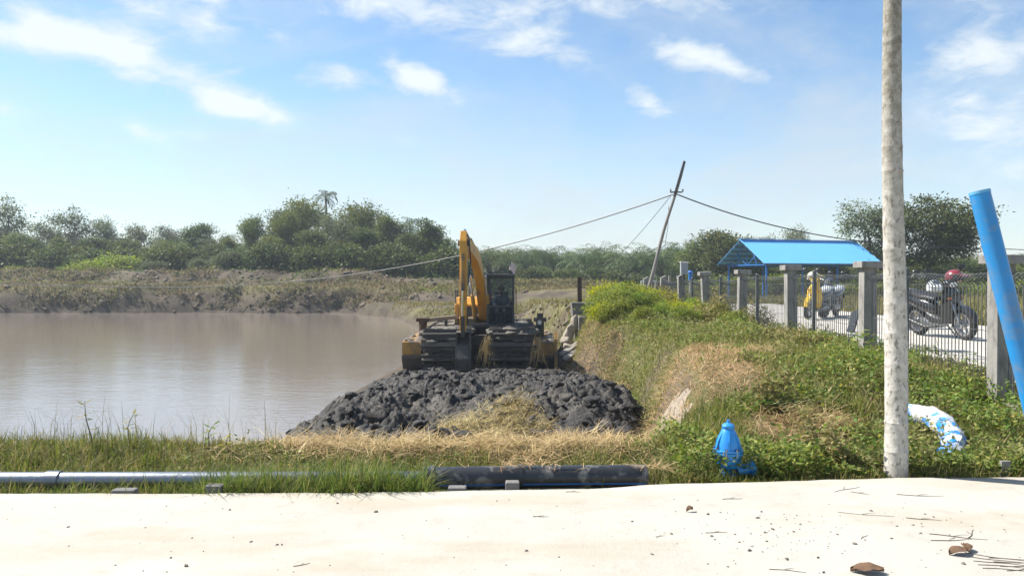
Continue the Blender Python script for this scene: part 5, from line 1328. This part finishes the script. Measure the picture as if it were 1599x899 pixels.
straw_obj('straw_on_bank', 'brown dry straw spread on the bank below the fence', 24000, (1.2, 4.6), (6.3, 14), hz, lambda x, y, r: (r.random(len(x)) < straw_mask(x, y)) & (x > edgeX(y) + .05), 502, .08)
straw_obj('straw_on_mud', 'mound of golden straw lying on the black mud', 8000, (-1.2, .75), (9.6, 12), mud_top, lambda x, y, r: in_ell(x, y, (-.2, 10.8, .8, .75)) + .7 * fbm(x, y, .4, 3, 515) < 1, 503, .15)
straw_obj('straw_heap', 'loose heap of straw beside the broad green leaves', 3200, (2.4, 3.5), (7.3, 8.4), hz, lambda x, y, r: in_ell(x, y, (2.95, 7.85, .34, .3)) < 1, 504, .22, (.12, .3))
straw_obj('straw_on_slope', 'straw and dead grass on the slope below the sluice', 7000, (1.0, 2.6), (17, 24), hz, lambda x, y, r: (x > edgeX(y) - .1) & (x < edgeX(y) + .8), 505, .1, (.15, .4), (.008, .014))
straw_obj('straw_on_pipe', 'dead grass strands hanging over the black pipe', 260, (-.5, 1.15), (5.93, 6.1), lambda x, y: 0 * x + .062 + .0 * y, lambda x, y, r: (fbm(x, y, .22, 2, 5) > .15) | (x > .95), 506, .035, (.12, .26))
# pale slumped sheets on the cut face of the bank
def sheet(name, label, corners, seed, m, bulge=.03):
    a, b, c, d = [Vector(p) for p in corners]; n = 22; V = []
    nrm = (b - a).cross(d - a).normalized()
    if nrm.y > 0: nrm = -nrm
    for j in range(n):
        for i in range(n):
            u, v = i / (n - 1), j / (n - 1); uu = u + .06 * mnoise.noise(Vector((v * 4, seed, 0))); p = a.lerp(b, uu).lerp(d.lerp(c, uu), v)
            V.append(p + nrm * (bulge * mnoise.fractal(Vector((u * 3, v * 3, seed)), 1, 2, 4) + .02 * math.sin(math.pi * u)))
    V = np.array(V); ctr = V.mean(0)
    me = np_mesh(name, V - ctr, grid_faces(n, n), True); me.materials.append(m); o = link_obj(name, me, loc=ctr)
    s = o.modifiers.new('thickness', 'SOLIDIFY'); s.thickness = .012
    return tag(o, label, 'sheet')
def soil_patch(name, label, cx, cy, rx, ry, seed):
    n = 40; X, Y = np.meshgrid(np.linspace(cx - rx, cx + rx, n), np.linspace(cy - ry, cy + ry, n)); e = in_ell(X, Y, (cx, cy, rx, ry)) + .5 * fbm(X, Y, .3, 3, seed)
    Z = hz(X, Y) + .045 * smooth(1.0, .5, e) + .05 * smooth(1, .6, e) * fbm(X, Y, .16, 3, seed + 1) - .05 * smooth(.85, 1.1, e)
    me = np_mesh(name, np.stack([X - cx, Y - cy, Z], -1).reshape(-1, 3), grid_faces(n, n), True); me.materials.append(M['sack'])
    return tag(link_obj(name, me, loc=(cx, cy, 0)), label, 'soil')
soil_patch('bare_soil', 'pale bare soil slumped from the cut bank beside the black mud', 1.72, 9.7, .42, .9, 1)
soil_patch('bare_soil', 'small pale soil slip at the foot of the bank near the black pipe', 1.22, 8.0, .2, .5, 2)
for i, (px, py, d, s) in enumerate(((1032, 489, 22, .10), (1047, 496, 20.5, .13))):
    p = P(px, py, d)
    sheet('white_scrap', ['white scrap of plastic lying in the bank weeds beside the bushes', 'larger white scrap of plastic caught in the bank weeds'][i], (p + Vector((-s, -.05, -.06)), p + Vector((s, -.02, -.05)), p + Vector((s * .8, .2, .07)), p + Vector((-s * .9, .25, .06))), 5 + i, M['white_paint'], .06)

# ================================================================== INDIVIDUAL PLANTS
def crown_np(r, lobes, nclump, per, leafL, clr, up=.35, asp=(.35, .6)):
    vol = np.array([l[3] * l[4] * l[5] for l in lobes]) ** .75; idx = r.choice(len(lobes), nclump, p=vol / vol.sum()); lb = np.array(lobes)[idx]
    d = unit(r.normal(0, 1, (nclump, 3))); rad = r.random(nclump) ** .38
    cen = lb[:, :3] + d * lb[:, 3:] * rad[:, None]
    ci = np.repeat(np.arange(nclump), per); n = len(ci); cs = r.uniform(.6, 1.35, nclump)
    off = r.normal(0, 1, (n, 3)) * clr * cs[ci][:, None] * [1, 1, .6]; pos = cen[ci] + off
    dd = unit(off + r.normal(0, .35, (n, 3)) + [0, 0, -.1]); nn = unit(r.normal(0, .75, (n, 3)) + [0, 0, up + .4])
    L_ = r.uniform(.6, 1.25, n) * leafL
    return leafq(pos, dd, L_, L_ * r.uniform(*asp, n), nn)
def limb_mesh(name, H_, r0, lobes, r, nb=7, trunkf=.75):
    mb = MB(); k = []; x = y = 0
    for i in range(6):
        t = i / 5; k.append(Vector((x, y, H_ * trunkf * t - (.25 if i == 0 else 0)))); x += r.normal(0, .02 * H_); y += r.normal(0, .02 * H_)
    mb.tube(k, [lerp(r0, r0 * .35, i / 5) for i in range(6)], 8)
    for q in range(nb):
        l = lobes[q % len(lobes)]; s = k[2 + q % 3].lerp(k[min(3 + q % 3, 5)], r.random()); e = Vector(l[:3]) + Vector(tuple(r.normal(0, .35, 3))) * l[3] * .5
        m_ = s.lerp(e, .5) + Vector((0, 0, -.06 * H_)) * r.random(); mb.tube([s, m_, e], [r0 * .42, r0 * .28, r0 * .08], 6)
    return mb.mesh(name, M['bark'], True)
def tree_proto(seed, H_, spread, nl, nclump, per, leafL, clr, lo=.3, dense=True, m=None, r0=.14, flat=.8):
    r = np.random.default_rng(seed); lobes = []
    for i in range(nl):
        z = H_ * lerp(lo, .86, (i + .5) / nl) ; a = r.uniform(0, 6.28); f = math.sin(math.pi * min(1, .25 + .75 * (1 - (i + .5) / nl) ** .8 * 1.0)) if nl > 1 else 1
        rr_ = spread * r.uniform(.25, .62) * (.45 + .55 * f); s = spread * r.uniform(.34, .55) * (.6 + .4 * f)
        lobes.append((math.cos(a) * rr_, math.sin(a) * rr_, z, s, s, s * flat))
    lobes.append((0, 0, H_ * .84, spread * .38, spread * .38, H_ * .15))
    V, Fq = crown_np(r, lobes, nclump, per, leafL, clr)
    return np_mesh('crown', V, Fq), limb_mesh('trunk', H_, r0, lobes, r)
LM = {'dark': leafmat('leaf_dark', (.05, .076, .024), (.125, .155, .05), (.185, .195, .07), trans=.22, objvar=.22), 'mid': leafmat('leaf_mid', (.075, .112, .03), (.175, .2, .06), (.25, .245, .09), trans=.25, objvar=.2),
      'grey': leafmat('leaf_greygreen', (.08, .108, .05), (.18, .205, .105), (.27, .265, .16), trans=.22, objvar=.15), 'yellow': leafmat('leaf_yellowgreen', (.19, .24, .03), (.36, .35, .05), (.5, .42, .06), trans=.45, objvar=.1),
      'lime': leafmat('leaf_lime', (.12, .18, .035), (.22, .27, .06), (.32, .31, .1), trans=.4, objvar=.1)}
PROTO = {}
def reg(kind, m, *a, **k):
    c, t = tree_proto(*a, **k); c.materials.append(LM[m]); PROTO[kind] = (c, t, a[1])
reg('round', 'dark', 11, 8, 3.0, 8, 190, 60, .30, .42, lo=.22)
reg('round2', 'mid', 12, 8, 3.3, 9, 190, 55, .30, .45, lo=.2)
reg('loose', 'grey', 13, 9, 3.2, 10, 150, 38, .30, .42, lo=.3)
reg('loose2', 'grey', 14, 9, 3.0, 9, 120, 32, .28, .40, lo=.42)
reg('tall', 'mid', 15, 9.5, 2.5, 10, 190, 48, .30, .40, lo=.18)
reg('cone', 'dark', 16, 8, 2.2, 9, 180, 60, .28, .36, lo=.15)
reg('big', 'dark', 17, 8.2, 4.0, 11, 330, 60, .24, .40, lo=.36, r0=.26)
reg('big_loose', 'grey', 18, 8, 3.2, 10, 200, 42, .22, .36, lo=.34, r0=.2)
def plant_tree(kind, px, topy, d, label, group, widen=1.0, ground=None, name='tree', rz=None):
    x = PX(px, d); g = float(hz(x, d)) if ground is None else ground
    h = CAMZ + (HZ - topy) / F * d - g; c, t, H_ = PROTO[kind]; s = h / (H_ * 1.0)
    e = thing(name, label, 'tree', (x, d, g - .05), random.uniform(0, 6.28) if rz is None else rz, group)
    e.scale = (s * widen, s * widen, s)
    link_obj('crown', c, None, e); link_obj('trunk', t, None, e)
    return e
gL, gC, gR, gB = 'trees beyond the far bank', 'trees of the dense grove', 'trees around the shed', 'trees of the distant wood'
lab = {'loose': 'loose grey green tree beyond the far bank', 'loose2': 'tall sparse grey green tree rising above the far bank woods', 'round': 'dense dark rounded tree beyond the far bank', 'round2': 'mid green rounded tree beyond the far bank', 'tall': 'tall mid green tree beyond the far bank', 'cone': 'dark narrow crowned tree beyond the far bank'}
for (k, px, ty, d, w) in [('loose2', 15, 306, 96, 1.15), ('tall', -45, 320, 92, 1.1), ('loose', 60, 342, 92, 1.0), ('loose2', 118, 322, 95, 1.2), ('round2', 20, 362, 86, 1.15), ('tall', 90, 366, 88, 1.1), ('loose', 165, 336, 97, 1.0), ('round', 150, 368, 86, 1.2), ('loose', 205, 346, 98, 1.1),
                          ('round2', 205, 372, 88, 1.1), ('loose', 255, 348, 100, 1.05), ('round', 312, 346, 92, .85), ('round2', 262, 374, 88, 1.1), ('loose', 352, 362, 96, 1.1), ('tall', 355, 368, 87, .95), ('round', -20, 368, 85, 1.1), ('round', 55, 374, 85, 1.1)]:
    plant_tree(k, px, ty, d, lab[k], gL, w)
labc = {'loose': 'loose grey green tree of the dense grove across the pond', 'loose2': 'sparse pale topped tree of the grove across the pond', 'round': 'dense dark rounded tree of the grove across the pond', 'round2': 'mid green rounded tree of the grove across the pond', 'tall': 'tall mid green tree of the grove across the pond', 'cone': 'dark narrow tree at the end of the grove across the pond'}
for (k, px, ty, d, w) in [('tall', 398, 334, 84, 1.0), ('loose', 432, 322, 86, 1.05), ('round2', 470, 308, 88, 1.0), ('tall', 452, 326, 83, 1.0), ('loose', 505, 330, 84, .95), ('round2', 545, 318, 87, .95), ('loose2', 578, 314, 88, 1.15), ('loose', 535, 340, 82, 1.05), ('tall', 600, 330, 84, 1.0), ('round', 572, 352, 81, 1.0), ('loose', 632, 342, 83, 1.0), ('cone', 668, 341, 81, 1.15), ('round', 640, 360, 80, .95), ('round', 490, 356, 80, 1.15), ('round2', 420, 366, 80, 1.1), ('round', 530, 372, 79, 1.15), ('cone', 690, 366, 84, 1.1)]:
    plant_tree(k, px, ty, d, labc[k], gC, w)
for (k, px, ty, d, w, l) in [('round', 1122, 356, 78, 1.25, 'dense dark tree standing left of the blue roofed shed'), ('round2', 1088, 372, 82, 1.1, 'mid green tree between the leaning pole and the shed'), ('round', 1155, 372, 80, 1.1, 'low dark tree behind the gable of the shed'),
                             ('loose', 1247, 350, 135, 1.0, 'pale rounded tree showing above the blue roof ridge'), ('loose', 1205, 364, 140, .9, 'small pale tree top showing above the blue roof'), ('loose', 1180, 366, 140, .8, 'lower pale tree top behind the blue roof'),
                             ('big', 1458, 304, 60, 1.05, 'big dark spreading tree right of the pale palm trunk'), ('big_loose', 1362, 311, 62, 1.0, 'pale leafed tree left of the pale palm trunk'),
                             ('round', 1300, 404, 76, 1.9, 'low dark bushy tree behind the shed posts'), ('round', 1245, 408, 78, 1.9, 'low dark bushy tree under the blue roof'), ('round2', 1400, 402, 74, 1.9, 'low bushy tree beneath the big dark tree'), ('round', 1545, 398, 74, 1.8, 'low bushy tree by the leaning blue pipe'), ('round2', 1600, 396, 72, 1.8, 'low bushy tree right of the near fence post'), ('round', 1490, 404, 72, 1.8, 'low bushy tree behind the black motorcycle'), ('round2', 1195, 404, 82, 1.6, 'low bushy tree behind the shed gable posts')]:
    plant_tree(k, px, ty, d, l, gR, w)
rt = random.Random(3)
for i in range(30):
    px = 690 + i * 16 + rt.uniform(-8, 8); k = rt.choice(['loose', 'round2', 'loose', 'tall', 'round'])
    plant_tree(k, px, rt.uniform(382, 398), rt.uniform(118, 140), 'tree of the distant wood behind the oil palms', gB, rt.uniform(.9, 1.25))
for i in range(26):
    px = -40 + i * 29 + rt.uniform(-10, 10); plant_tree(rt.choice(['loose', 'round2', 'round']), px, rt.uniform(366, 384), rt.uniform(112, 126), 'tree of the distant wood behind the far bank trees', gB, rt.uniform(1.0, 1.4))
for i in range(26):
    px = 1110 + i * 26 + rt.uniform(-10, 10); plant_tree(rt.choice(['round', 'round2']), px, rt.uniform(396, 408), rt.uniform(110, 125), 'tree of the distant wood behind the shed', gB, rt.uniform(1.5, 2.0))
# coconut palm above the grove
def palm_crown(n, L_, droop, nl, ll, lw, seed, el=(10, 75)):
    random.seed(seed); sp = []
    for k in range(n): sp.append(((0, 0, 0), k * 2.4 + random.uniform(-.2, .2), R(lerp(el[1], el[0], k / n) + random.uniform(-6, 6)), L_ * random.uniform(.85, 1.1), R(droop) * random.uniform(.8, 1.2), nl, ll, lw, .05))
    return frond_mesh('crown', sp, M['oil_leaf'])
M['oil_leaf'] = leafmat('oil_palm_leaf', (.05, .085, .03), (.13, .165, .065), trans=.2, objvar=.2)
opc = [palm_crown(26, 4.0, 105, 18, 1.0, .055, s) for s in (1, 2, 3)]
opt_ = MB().tube([(0, 0, -.3), (.03, 0, 1.0), (0, .03, 2.2)], [.38, .34, .3], 10).mesh('trunk', M['bark'], True)
ccp = palm_crown(15, 1.9, 125, 16, .6, .05, 9, (-10, 70))
d = 92; x = PX(509, d); g = float(hz(x, d)); h = CAMZ + (HZ - 309) / F * d - g
e = thing('coconut_palm', 'lone slender coconut palm rising above the grove', 'palm tree', (x, d, g)); link_obj('crown', ccp, None, e, (.0, 0, h)); MB().tube([(0, 0, -.3), (.2, 0, h * .5), (0, 0, h)], [.18, .13, .1], 10).build('trunk', M['bark'], e, sm=True)
d = 86; x = PX(640, d); g = float(hz(x, d)); h = CAMZ + (HZ - 352) / F * d - g
e = thing('coconut_palm', 'coconut palm half sunk in the right end of the grove', 'palm tree', (x, d, g)); link_obj('crown', ccp, None, e, (.0, 0, h)); MB().tube([(0, 0, -.3), (.1, 0, h * .5), (0, 0, h)], [.18, .13, .1], 10).build('trunk', M['bark'], e, sm=True)
def oil_palm(px, d, ty, label, group):
    x = PX(px, d); g = float(hz(x, d)); h = CAMZ + (HZ - ty) / F * d - g; s = h / 4.7 * rt.uniform(.95, 1.1)
    e = thing('oil_palm', label, 'palm tree', (x, d, g), rt.uniform(0, 6.28), group); e.scale = (s, s, s)
    link_obj('crown', rt.choice(opc), None, e, (0, 0, 2.2)); link_obj('trunk', opt_, None, e)
for i in range(24): oil_palm(700 + i * 16.5 + rt.uniform(-6, 6), rt.uniform(84, 102), rt.uniform(379, 396), 'oil palm of the plantation row behind the excavator', 'oil palms behind the excavator')
for (px, d, ty) in ((232, 85, 388), (285, 84, 384), (330, 83, 386), (372, 83, 378), (175, 86, 392), (268, 88, 372), (345, 90, 368), (395, 82, 392), (110, 86, 394)): oil_palm(px, d, ty, 'oil palm standing among the far bank trees', 'oil palms beyond the far bank')
# shrubs
def shrub_proto(seed, m, R_, H_, nclump, per, leafL, clr):
    r = np.random.default_rng(seed); lobes = [(r.normal(0, R_ * .35), r.normal(0, R_ * .35), H_ * r.uniform(.35, .7), R_ * r.uniform(.4, .6), R_ * r.uniform(.4, .6), H_ * r.uniform(.22, .36)) for _ in range(6)]
    V, Fq = crown_np(r, lobes, nclump, per, leafL, clr); V[:, 2] = np.maximum(V[:, 2], -.02); c = np_mesh('foliage', V, Fq); c.materials.append(LM[m])
    mb = MB()
    for l in lobes: mb.tube([(0, 0, -.1), (l[0] * .4, l[1] * .4, l[2] * .5), l[:3]], [.03 * H_, .022 * H_, .01 * H_], 6)
    return c, mb.mesh('stems', M['bark'], True), H_
SP = {'far': shrub_proto(31, 'grey', 1.3, 1.7, 120, 55, .17, .26), 'farl': shrub_proto(32, 'lime', 1.5, 1.4, 110, 50, .2, .28), 'fard': shrub_proto(33, 'dark', 1.5, 2.2, 130, 50, .24, .3), 'yel': shrub_proto(34, 'yellow', .75, 1.0, 90, 44, .085, .13), 'lim': shrub_proto(35, 'lime', .7, .9, 90, 44, .085, .13)}
def shrub(kind, px, d, h, label, group, w=1.0):
    x = PX(px, d); g = float(hz(x, d)); c, st, H_ = SP[kind]; s = h / H_
    e = thing('shrub', label, 'shrub', (x, d, g), rt.uniform(0, 6.28), group); e.scale = (s * w, s * w, s); link_obj('foliage', c, None, e); link_obj('stems', st, None, e)
for (px, d, h) in ((232, 78, 1.2), (245, 79, 1.3), (310, 78, 1.5), (360, 77.5, 2.0), (372, 79, 1.8), (345, 79, 1.7), (403, 78, 1.6), (420, 78, 1.2), (388, 80, 1.5)): shrub('far', px, d, h, 'rounded grey green shrub on top of the far bank', 'rounded shrubs on the far bank')
for (px, d, h) in ((130, 79, 1.0), (165, 80, 1.5), (185, 81, 1.8), (205, 80, 1.7), (150, 81, 1.3), (110, 80, .9), (480, 77, .9), (20, 80, .9)): shrub('farl', px, d, h, 'low bright green shrub on top of the far bank', 'bright shrubs on the far bank', 1.4)
for i in range(26): shrub('fard', 425 + i * 10.8, rt.uniform(77, 80), rt.uniform(2.2, 3.6), 'dark undergrowth shrub at the foot of the grove', 'undergrowth of the grove', 1.1)
for i in range(26): shrub('fard', -30 + i * 17, rt.uniform(82, 85), rt.uniform(2.0, 3.4), 'dark undergrowth shrub below the far bank trees', 'undergrowth of the far bank trees', 1.2)
for i in range(24): shrub('fard', 700 + i * 17, rt.uniform(82, 87), rt.uniform(1.0, 1.9), 'dark undergrowth shrub at the foot of the oil palms', 'undergrowth of the oil palms', 1.3)
for i in range(22): shrub('farl' if i % 3 == 0 else 'fard', 1085 + i * 25, rt.uniform(64, 74), rt.uniform(1.2, 2.0), 'leafy bush in the rough ground around the shed', 'bushes around the shed', 1.3)
for (px, d, h, k) in ((945, 26.5, 1.0, 'yel'), (958, 25.5, .9, 'lim'), (972, 27.5, 1.05, 'yel'), (990, 26, .95, 'yel'), (1008, 27, .85, 'lim'), (1025, 26, .85, 'yel'), (1043, 27.5, .8, 'yel'), (950, 23.5, .8, 'lim'), (980, 24, .75, 'lim'), (1060, 26, .75, 'yel'), (1010, 24, .7, 'lim'), (1035, 24, .6, 'lim'), (962, 21.5, .6, 'lim'), (1075, 23, .55, 'lim'), (1055, 22, .6, 'yel'), (1090, 21, .55, 'yel'), (1040, 20.5, .5, 'lim'), (1110, 19.5, .5, 'lim'), (1075, 19.5, .45, 'lim'), (940, 21.8, .6, 'yel'), (1000, 20, .45, 'lim'), (1140, 18.2, .4, 'lim')):
    shrub(k, px, d, h, {'yel': 'yellow flowering bush on the bank beside the sluice', 'lim': 'light green bush on the bank below the yellow bushes'}[k], {'yel': 'yellow bushes on the bank', 'lim': 'green bushes on the bank'}[k])
# small individual plants at the front
def stalk_plant(px, py, d, h, label, seed, nleaf=16, ll=.09, m=None, lean=.1):
    r = random.Random(seed); x = PX(px, d); g = float(hz(x, d)); t = thing('weed_plant', label, 'plant', (x, d, g))
    st = [Vector((lean * h * s * s + .015 * math.sin(s * 7), .02 * s, h * s)) for s in np.linspace(0, 1, 7)]; st[0].z = -.03
    MB().tube(st, [.006, .006, .005, .005, .004, .003, .002], 6).build('stem', mat('weed_stem', (.12, .11, .05), (.09, .08, .04), .8), t)
    P0, D, N_ = [], [], []
    for i in range(nleaf):
        s = .35 + .65 * (i + .5) / nleaf; f = s * 6; k = min(int(f), 5); p = st[k].lerp(st[k + 1], f - k); a = i * 2.4 + r.uniform(-.3, .3); P0.append(p); e = r.uniform(-.2, .5)
        D.append((math.cos(a) * math.cos(e), math.sin(a) * math.cos(e), math.sin(e))); N_.append((-math.cos(a) * .3, -math.sin(a) * .3, 1))
    V, Fq = leafq(np.array(P0, float), np.array(D), np.array([ll * r.uniform(.7, 1.2) for _ in P0]), np.array([ll * .3] * len(P0)), unit(np.array(N_)))
    me = np_mesh('leaves', V, Fq); me.materials.append(m or wo); link_obj('leaves', me, None, t)
stalk_plant(140, 640, 6.9, .47, 'tallest weed stalk with leafy top against the pond', 1, 26, .10, lean=-.15)
stalk_plant(197, 660, 6.95, .34, 'slender weed with paired leaves beside the tallest weed', 2, 20, .09)
stalk_plant(322, 680, 7.0, .24, 'dark leafed weed with a bent stalk near the straw', 3, 12, .10, wl, .2)
stalk_plant(352, 690, 6.9, .18, 'small yellow green weed in the pavement grass', 4, 16, .08, LM['yellow'])
# broad leaves
d = 8.1; x = PX(1225, d); g = float(hz(x, d)); t = thing('broad_leaf_plant', 'low plant with broad green leaves beside the straw heap', 'plant', (x, d, g))
bl = leafmat('broad_leaf', (.07, .14, .03), (.13, .2, .05), trans=.35)
for i, (az_, el_, L_, w_) in enumerate(((R(168), .5, .30, .085), (R(150), .25, .26, .07), (R(20), .45, .34, .07), (R(60), .8, .24, .07), (R(-20), .3, .22, .06))):
    V, Fq = [], []; p = np.array([0, 0, 0.]); e = el_
    for k in range(8):
        s = math.sin(math.pi * min(1, .08 + .92 * k / 7)); sd = np.array([-math.sin(az_), math.cos(az_), 0]) * w_ * s
        V += [p - sd + [0, 0, .35 * w_ * s], p, p + sd + [0, 0, .35 * w_ * s]]; p = p + np.array([math.cos(az_) * math.cos(e), math.sin(az_) * math.cos(e), math.sin(e)]) * L_ / 7; e -= .12
    for k in range(7):
        a = k * 3; Fq += [(a, a + 1, a + 4, a + 3), (a + 1, a + 2, a + 5, a + 4)]
    me = np_mesh('leaf', np.array(V), np.array(Fq), True); me.materials.append(bl); link_obj('leaf', me, None, t, (0, 0, .08))
MB().tube([(0, 0, -.05), (0, 0, .1)], [.02, .015], 8).build('stem', mat('plant_stem', (.1, .14, .05), None, .7), t)
# grass clumps in front
def clump(px, d, n, h, label, m, seed, w=(.008, .014), sp=.08):
    r = np.random.default_rng(seed); x = PX(px, d); g = float(hz(x, d))
    V, Fq = blades(np.stack([r.normal(0, sp, n), r.normal(0, sp, n), 0 * np.zeros(n) - .02], -1), r.uniform(.6, 1.1, n) * h, r.uniform(*w, n), r.uniform(0, 6.28, n), np.abs(r.normal(.35, .25, n)), r.uniform(.3, 1.1, n))
    me = np_mesh('grass_clump', V, Fq); me.materials.append(m); tag(link_obj('grass_clump', me, loc=(x, d, g)), label, 'grass clump')
lt = leafmat('grass_bright', (.09, .14, .03), (.2, .23, .07), trans=.3)
clump(1345, 6.35, 70, .27, 'bright broad bladed grass clump left of the pale palm trunk', lt, 1, (.012, .02))
clump(1362, 6.6, 60, .3, 'bright grass clump rising behind the foot of the palm trunk', lt, 2, (.01, .018))
clump(1575, 6.7, 90, .36, 'tall grass clump right of the wrapped pipe', g_lush, 3, (.008, .014), .12)
clump(1440, 6.5, 80, .26, 'dark grass clump between palm trunk and wrapped pipe', g_lush, 4, (.008, .013), .1)
clump(1020, 6.4, 70, .3, 'pale grass clump at the end of the black pipe', g_dry, 5, (.006, .01), .08)
clump(1112, 6.22, 50, .26, 'pale dry grass clump left of the blue valve', g_dry, 6, (.005, .009), .05)
clump(1160, 6.1, 60, .17, 'short green grass clump at the foot of the blue valve', g_lush, 7, (.006, .01), .07)

# ================================================================== DEBRIS ON THE PAVEMENT
def pave_pt(px, py): d = CAMZ * F / (py - HZ); return Vector((PX(px, d), d, 0))
def dead_leaf(px, py, L_, rz, label, seed):
    V, Fq = [], []
    for k in range(9):
        s = k / 8; w = L_ * .32 * math.sin(math.pi * (.06 + .9 * s)); z = .008 + .008 * math.sin(math.pi * s) + .01 * s
        V += [(L_ * (s - .5), -w, z + .012 + .012 * mnoise.noise(Vector((s * 4, seed, 0)))), (L_ * (s - .5), 0, z - .004), (L_ * (s - .5), w, z + .016 + .012 * mnoise.noise(Vector((s * 4, seed + 5, 0))))]
    for k in range(8): a = k * 3; Fq += [(a, a + 1, a + 4, a + 3), (a + 1, a + 2, a + 5, a + 4)]
    V = np.array(V); V[:, 2] -= V[:, 2].min() - .001
    me = np_mesh('dead_leaf', V, np.array(Fq), True); me.materials.append(M['brown_leaf']); o = link_obj('dead_leaf', me, loc=pave_pt(px, py)); o.rotation_euler = (0, 0, rz)
    sm_ = o.modifiers.new('thickness', 'SOLIDIFY'); sm_.thickness = .002
    tag(o, label, 'leaf')
dead_leaf(1357, 896, .16, -.2, 'largest curled brown dead leaf on the pavement', 1)
dead_leaf(1500, 867, .12, .25, 'pointed brown dead leaf lying on the pavement twigs', 2)
dead_leaf(1513, 861, .09, 1.3, 'small dark dead leaf touching the pointed leaf', 3)
dead_leaf(1078, 800, .05, .4, 'tiny dark dead leaf alone on the bare pavement', 4)
def twig(px, py, L_, rz, label, seed, r=.0022, fork=True):
    q = random.Random(seed); o_ = MB(); pts = [Vector((L_ * (s - .5), .03 * L_ * math.sin(s * 6 + seed), r)) for s in np.linspace(0, 1, 6)]
    o_.tube(pts, [r * k for k in (1, 1, .9, .8, .6, .4)], 6)
    if fork: o_.tube([pts[2], pts[2] + Vector((L_ * .15, L_ * .12, r)), pts[2] + Vector((L_ * .3, L_ * .2, .5 * r))], [r * .7, r * .5, r * .3], 5)
    o = o_.build('twig', M['twig'], loc=pave_pt(px, py)); o.rotation_euler = (0, 0, rz); tag(o, label, 'twig', 'twigs on the pavement')
tw = [(1325, 765, .28, .55), (1345, 771, .12, -.6), (1355, 805, .33, -.28), (1445, 812, .2, -.3), (1120, 833, .13, .05), (1232, 893, .18, -.25), (1352, 840, .1, .8), (1500, 840, .3, -.35), (1490, 845, .25, .1), (1520, 835, .2, .9), (1032, 839, .06, .3), (895, 769, .1, -.05), (1145, 780, .14, .1), (845, 808, .1, .0), (470, 884, .09, .6), (1440, 775, .3, -.2)]
for i, (px, py, L_, rz) in enumerate(tw): twig(px, py, L_, rz, 'thin dry twig lying on the pale pavement', i)
for i in range(9): twig(1560 + i * 7, 872 + (i * 5) % 22, .3, -.5 + .08 * i, 'straw coloured twig of the bundle at the pavement corner', 40 + i, .0018, False)
r = np.random.default_rng(77)
def xy_pave(r):
    while True:
        px, py = (r.uniform(0, 1599), r.uniform(775, 899)) if r.random() < .45 else (r.normal(1260, 150), r.normal(830, 25))
        if py > 772: p = pave_pt(px, py); return p.x, p.y
clods(300, xy_pave, lambda x, y: 0.0, lambda r, x, y: r.uniform(.002, .0045) + .008 * r.random() ** 6, 'pavement_grit', M['pebble'], 'fine grit and crumbs scattered over the pavement', 'grit', 9)
for i, (px, py, w) in enumerate(((188, 767, .16), (330, 766, .12), (712, 758, .13), (800, 752, .1))):
    d = CAMZ * F / (771 - HZ) + .03; c = MB().box(-w / 2, w / 2, -.04, .05, -.12, .012 + .03 * (i % 2)).build('concrete_crumb', M['concrete_dark'], loc=(PX(px, d), float(pe(PX(px, d))) + .055, 0), bevel=.012)
    tag(c, ['broad grey concrete lump at the pavement edge below the steel pipe', 'grey concrete lump at the pavement edge near the steel pipe end', 'grey concrete lump in front of the black pipe', 'small concrete lump leaning on the black pipe'][i], 'concrete lump')
p = P(1572, 745, 6.12); tag(MB().beam((0, 0, -.15), (0, 0, .09), .07, .03).build('wooden_peg', M['wood_grey'], loc=(p.x, 6.12, 0)), 'short wooden formwork peg at the pavement edge', 'peg')

# ================================================================== HAZE
HAZE = True
if HAZE:
    hm = bpy.data.materials.new('haze_air'); hm.use_nodes = True; nt = hm.node_tree; nt.nodes.clear()
    out = nt.nodes.new('ShaderNodeOutputMaterial'); pv_ = nt.nodes.new('ShaderNodeVolumePrincipled'); pv_.inputs['Color'].default_value = (.80, .90, 1.0, 1); pv_.inputs['Density'].default_value = .0007; pv_.inputs['Anisotropy'].default_value = .2
    nt.links.new(pv_.outputs[0], out.inputs['Volume'])
    tag(MB().box(-720, 720, -60, 920, -3.6, 16).build('haze', hm), 'thin pale daylight haze over the whole place', 'haze', kind='stuff')
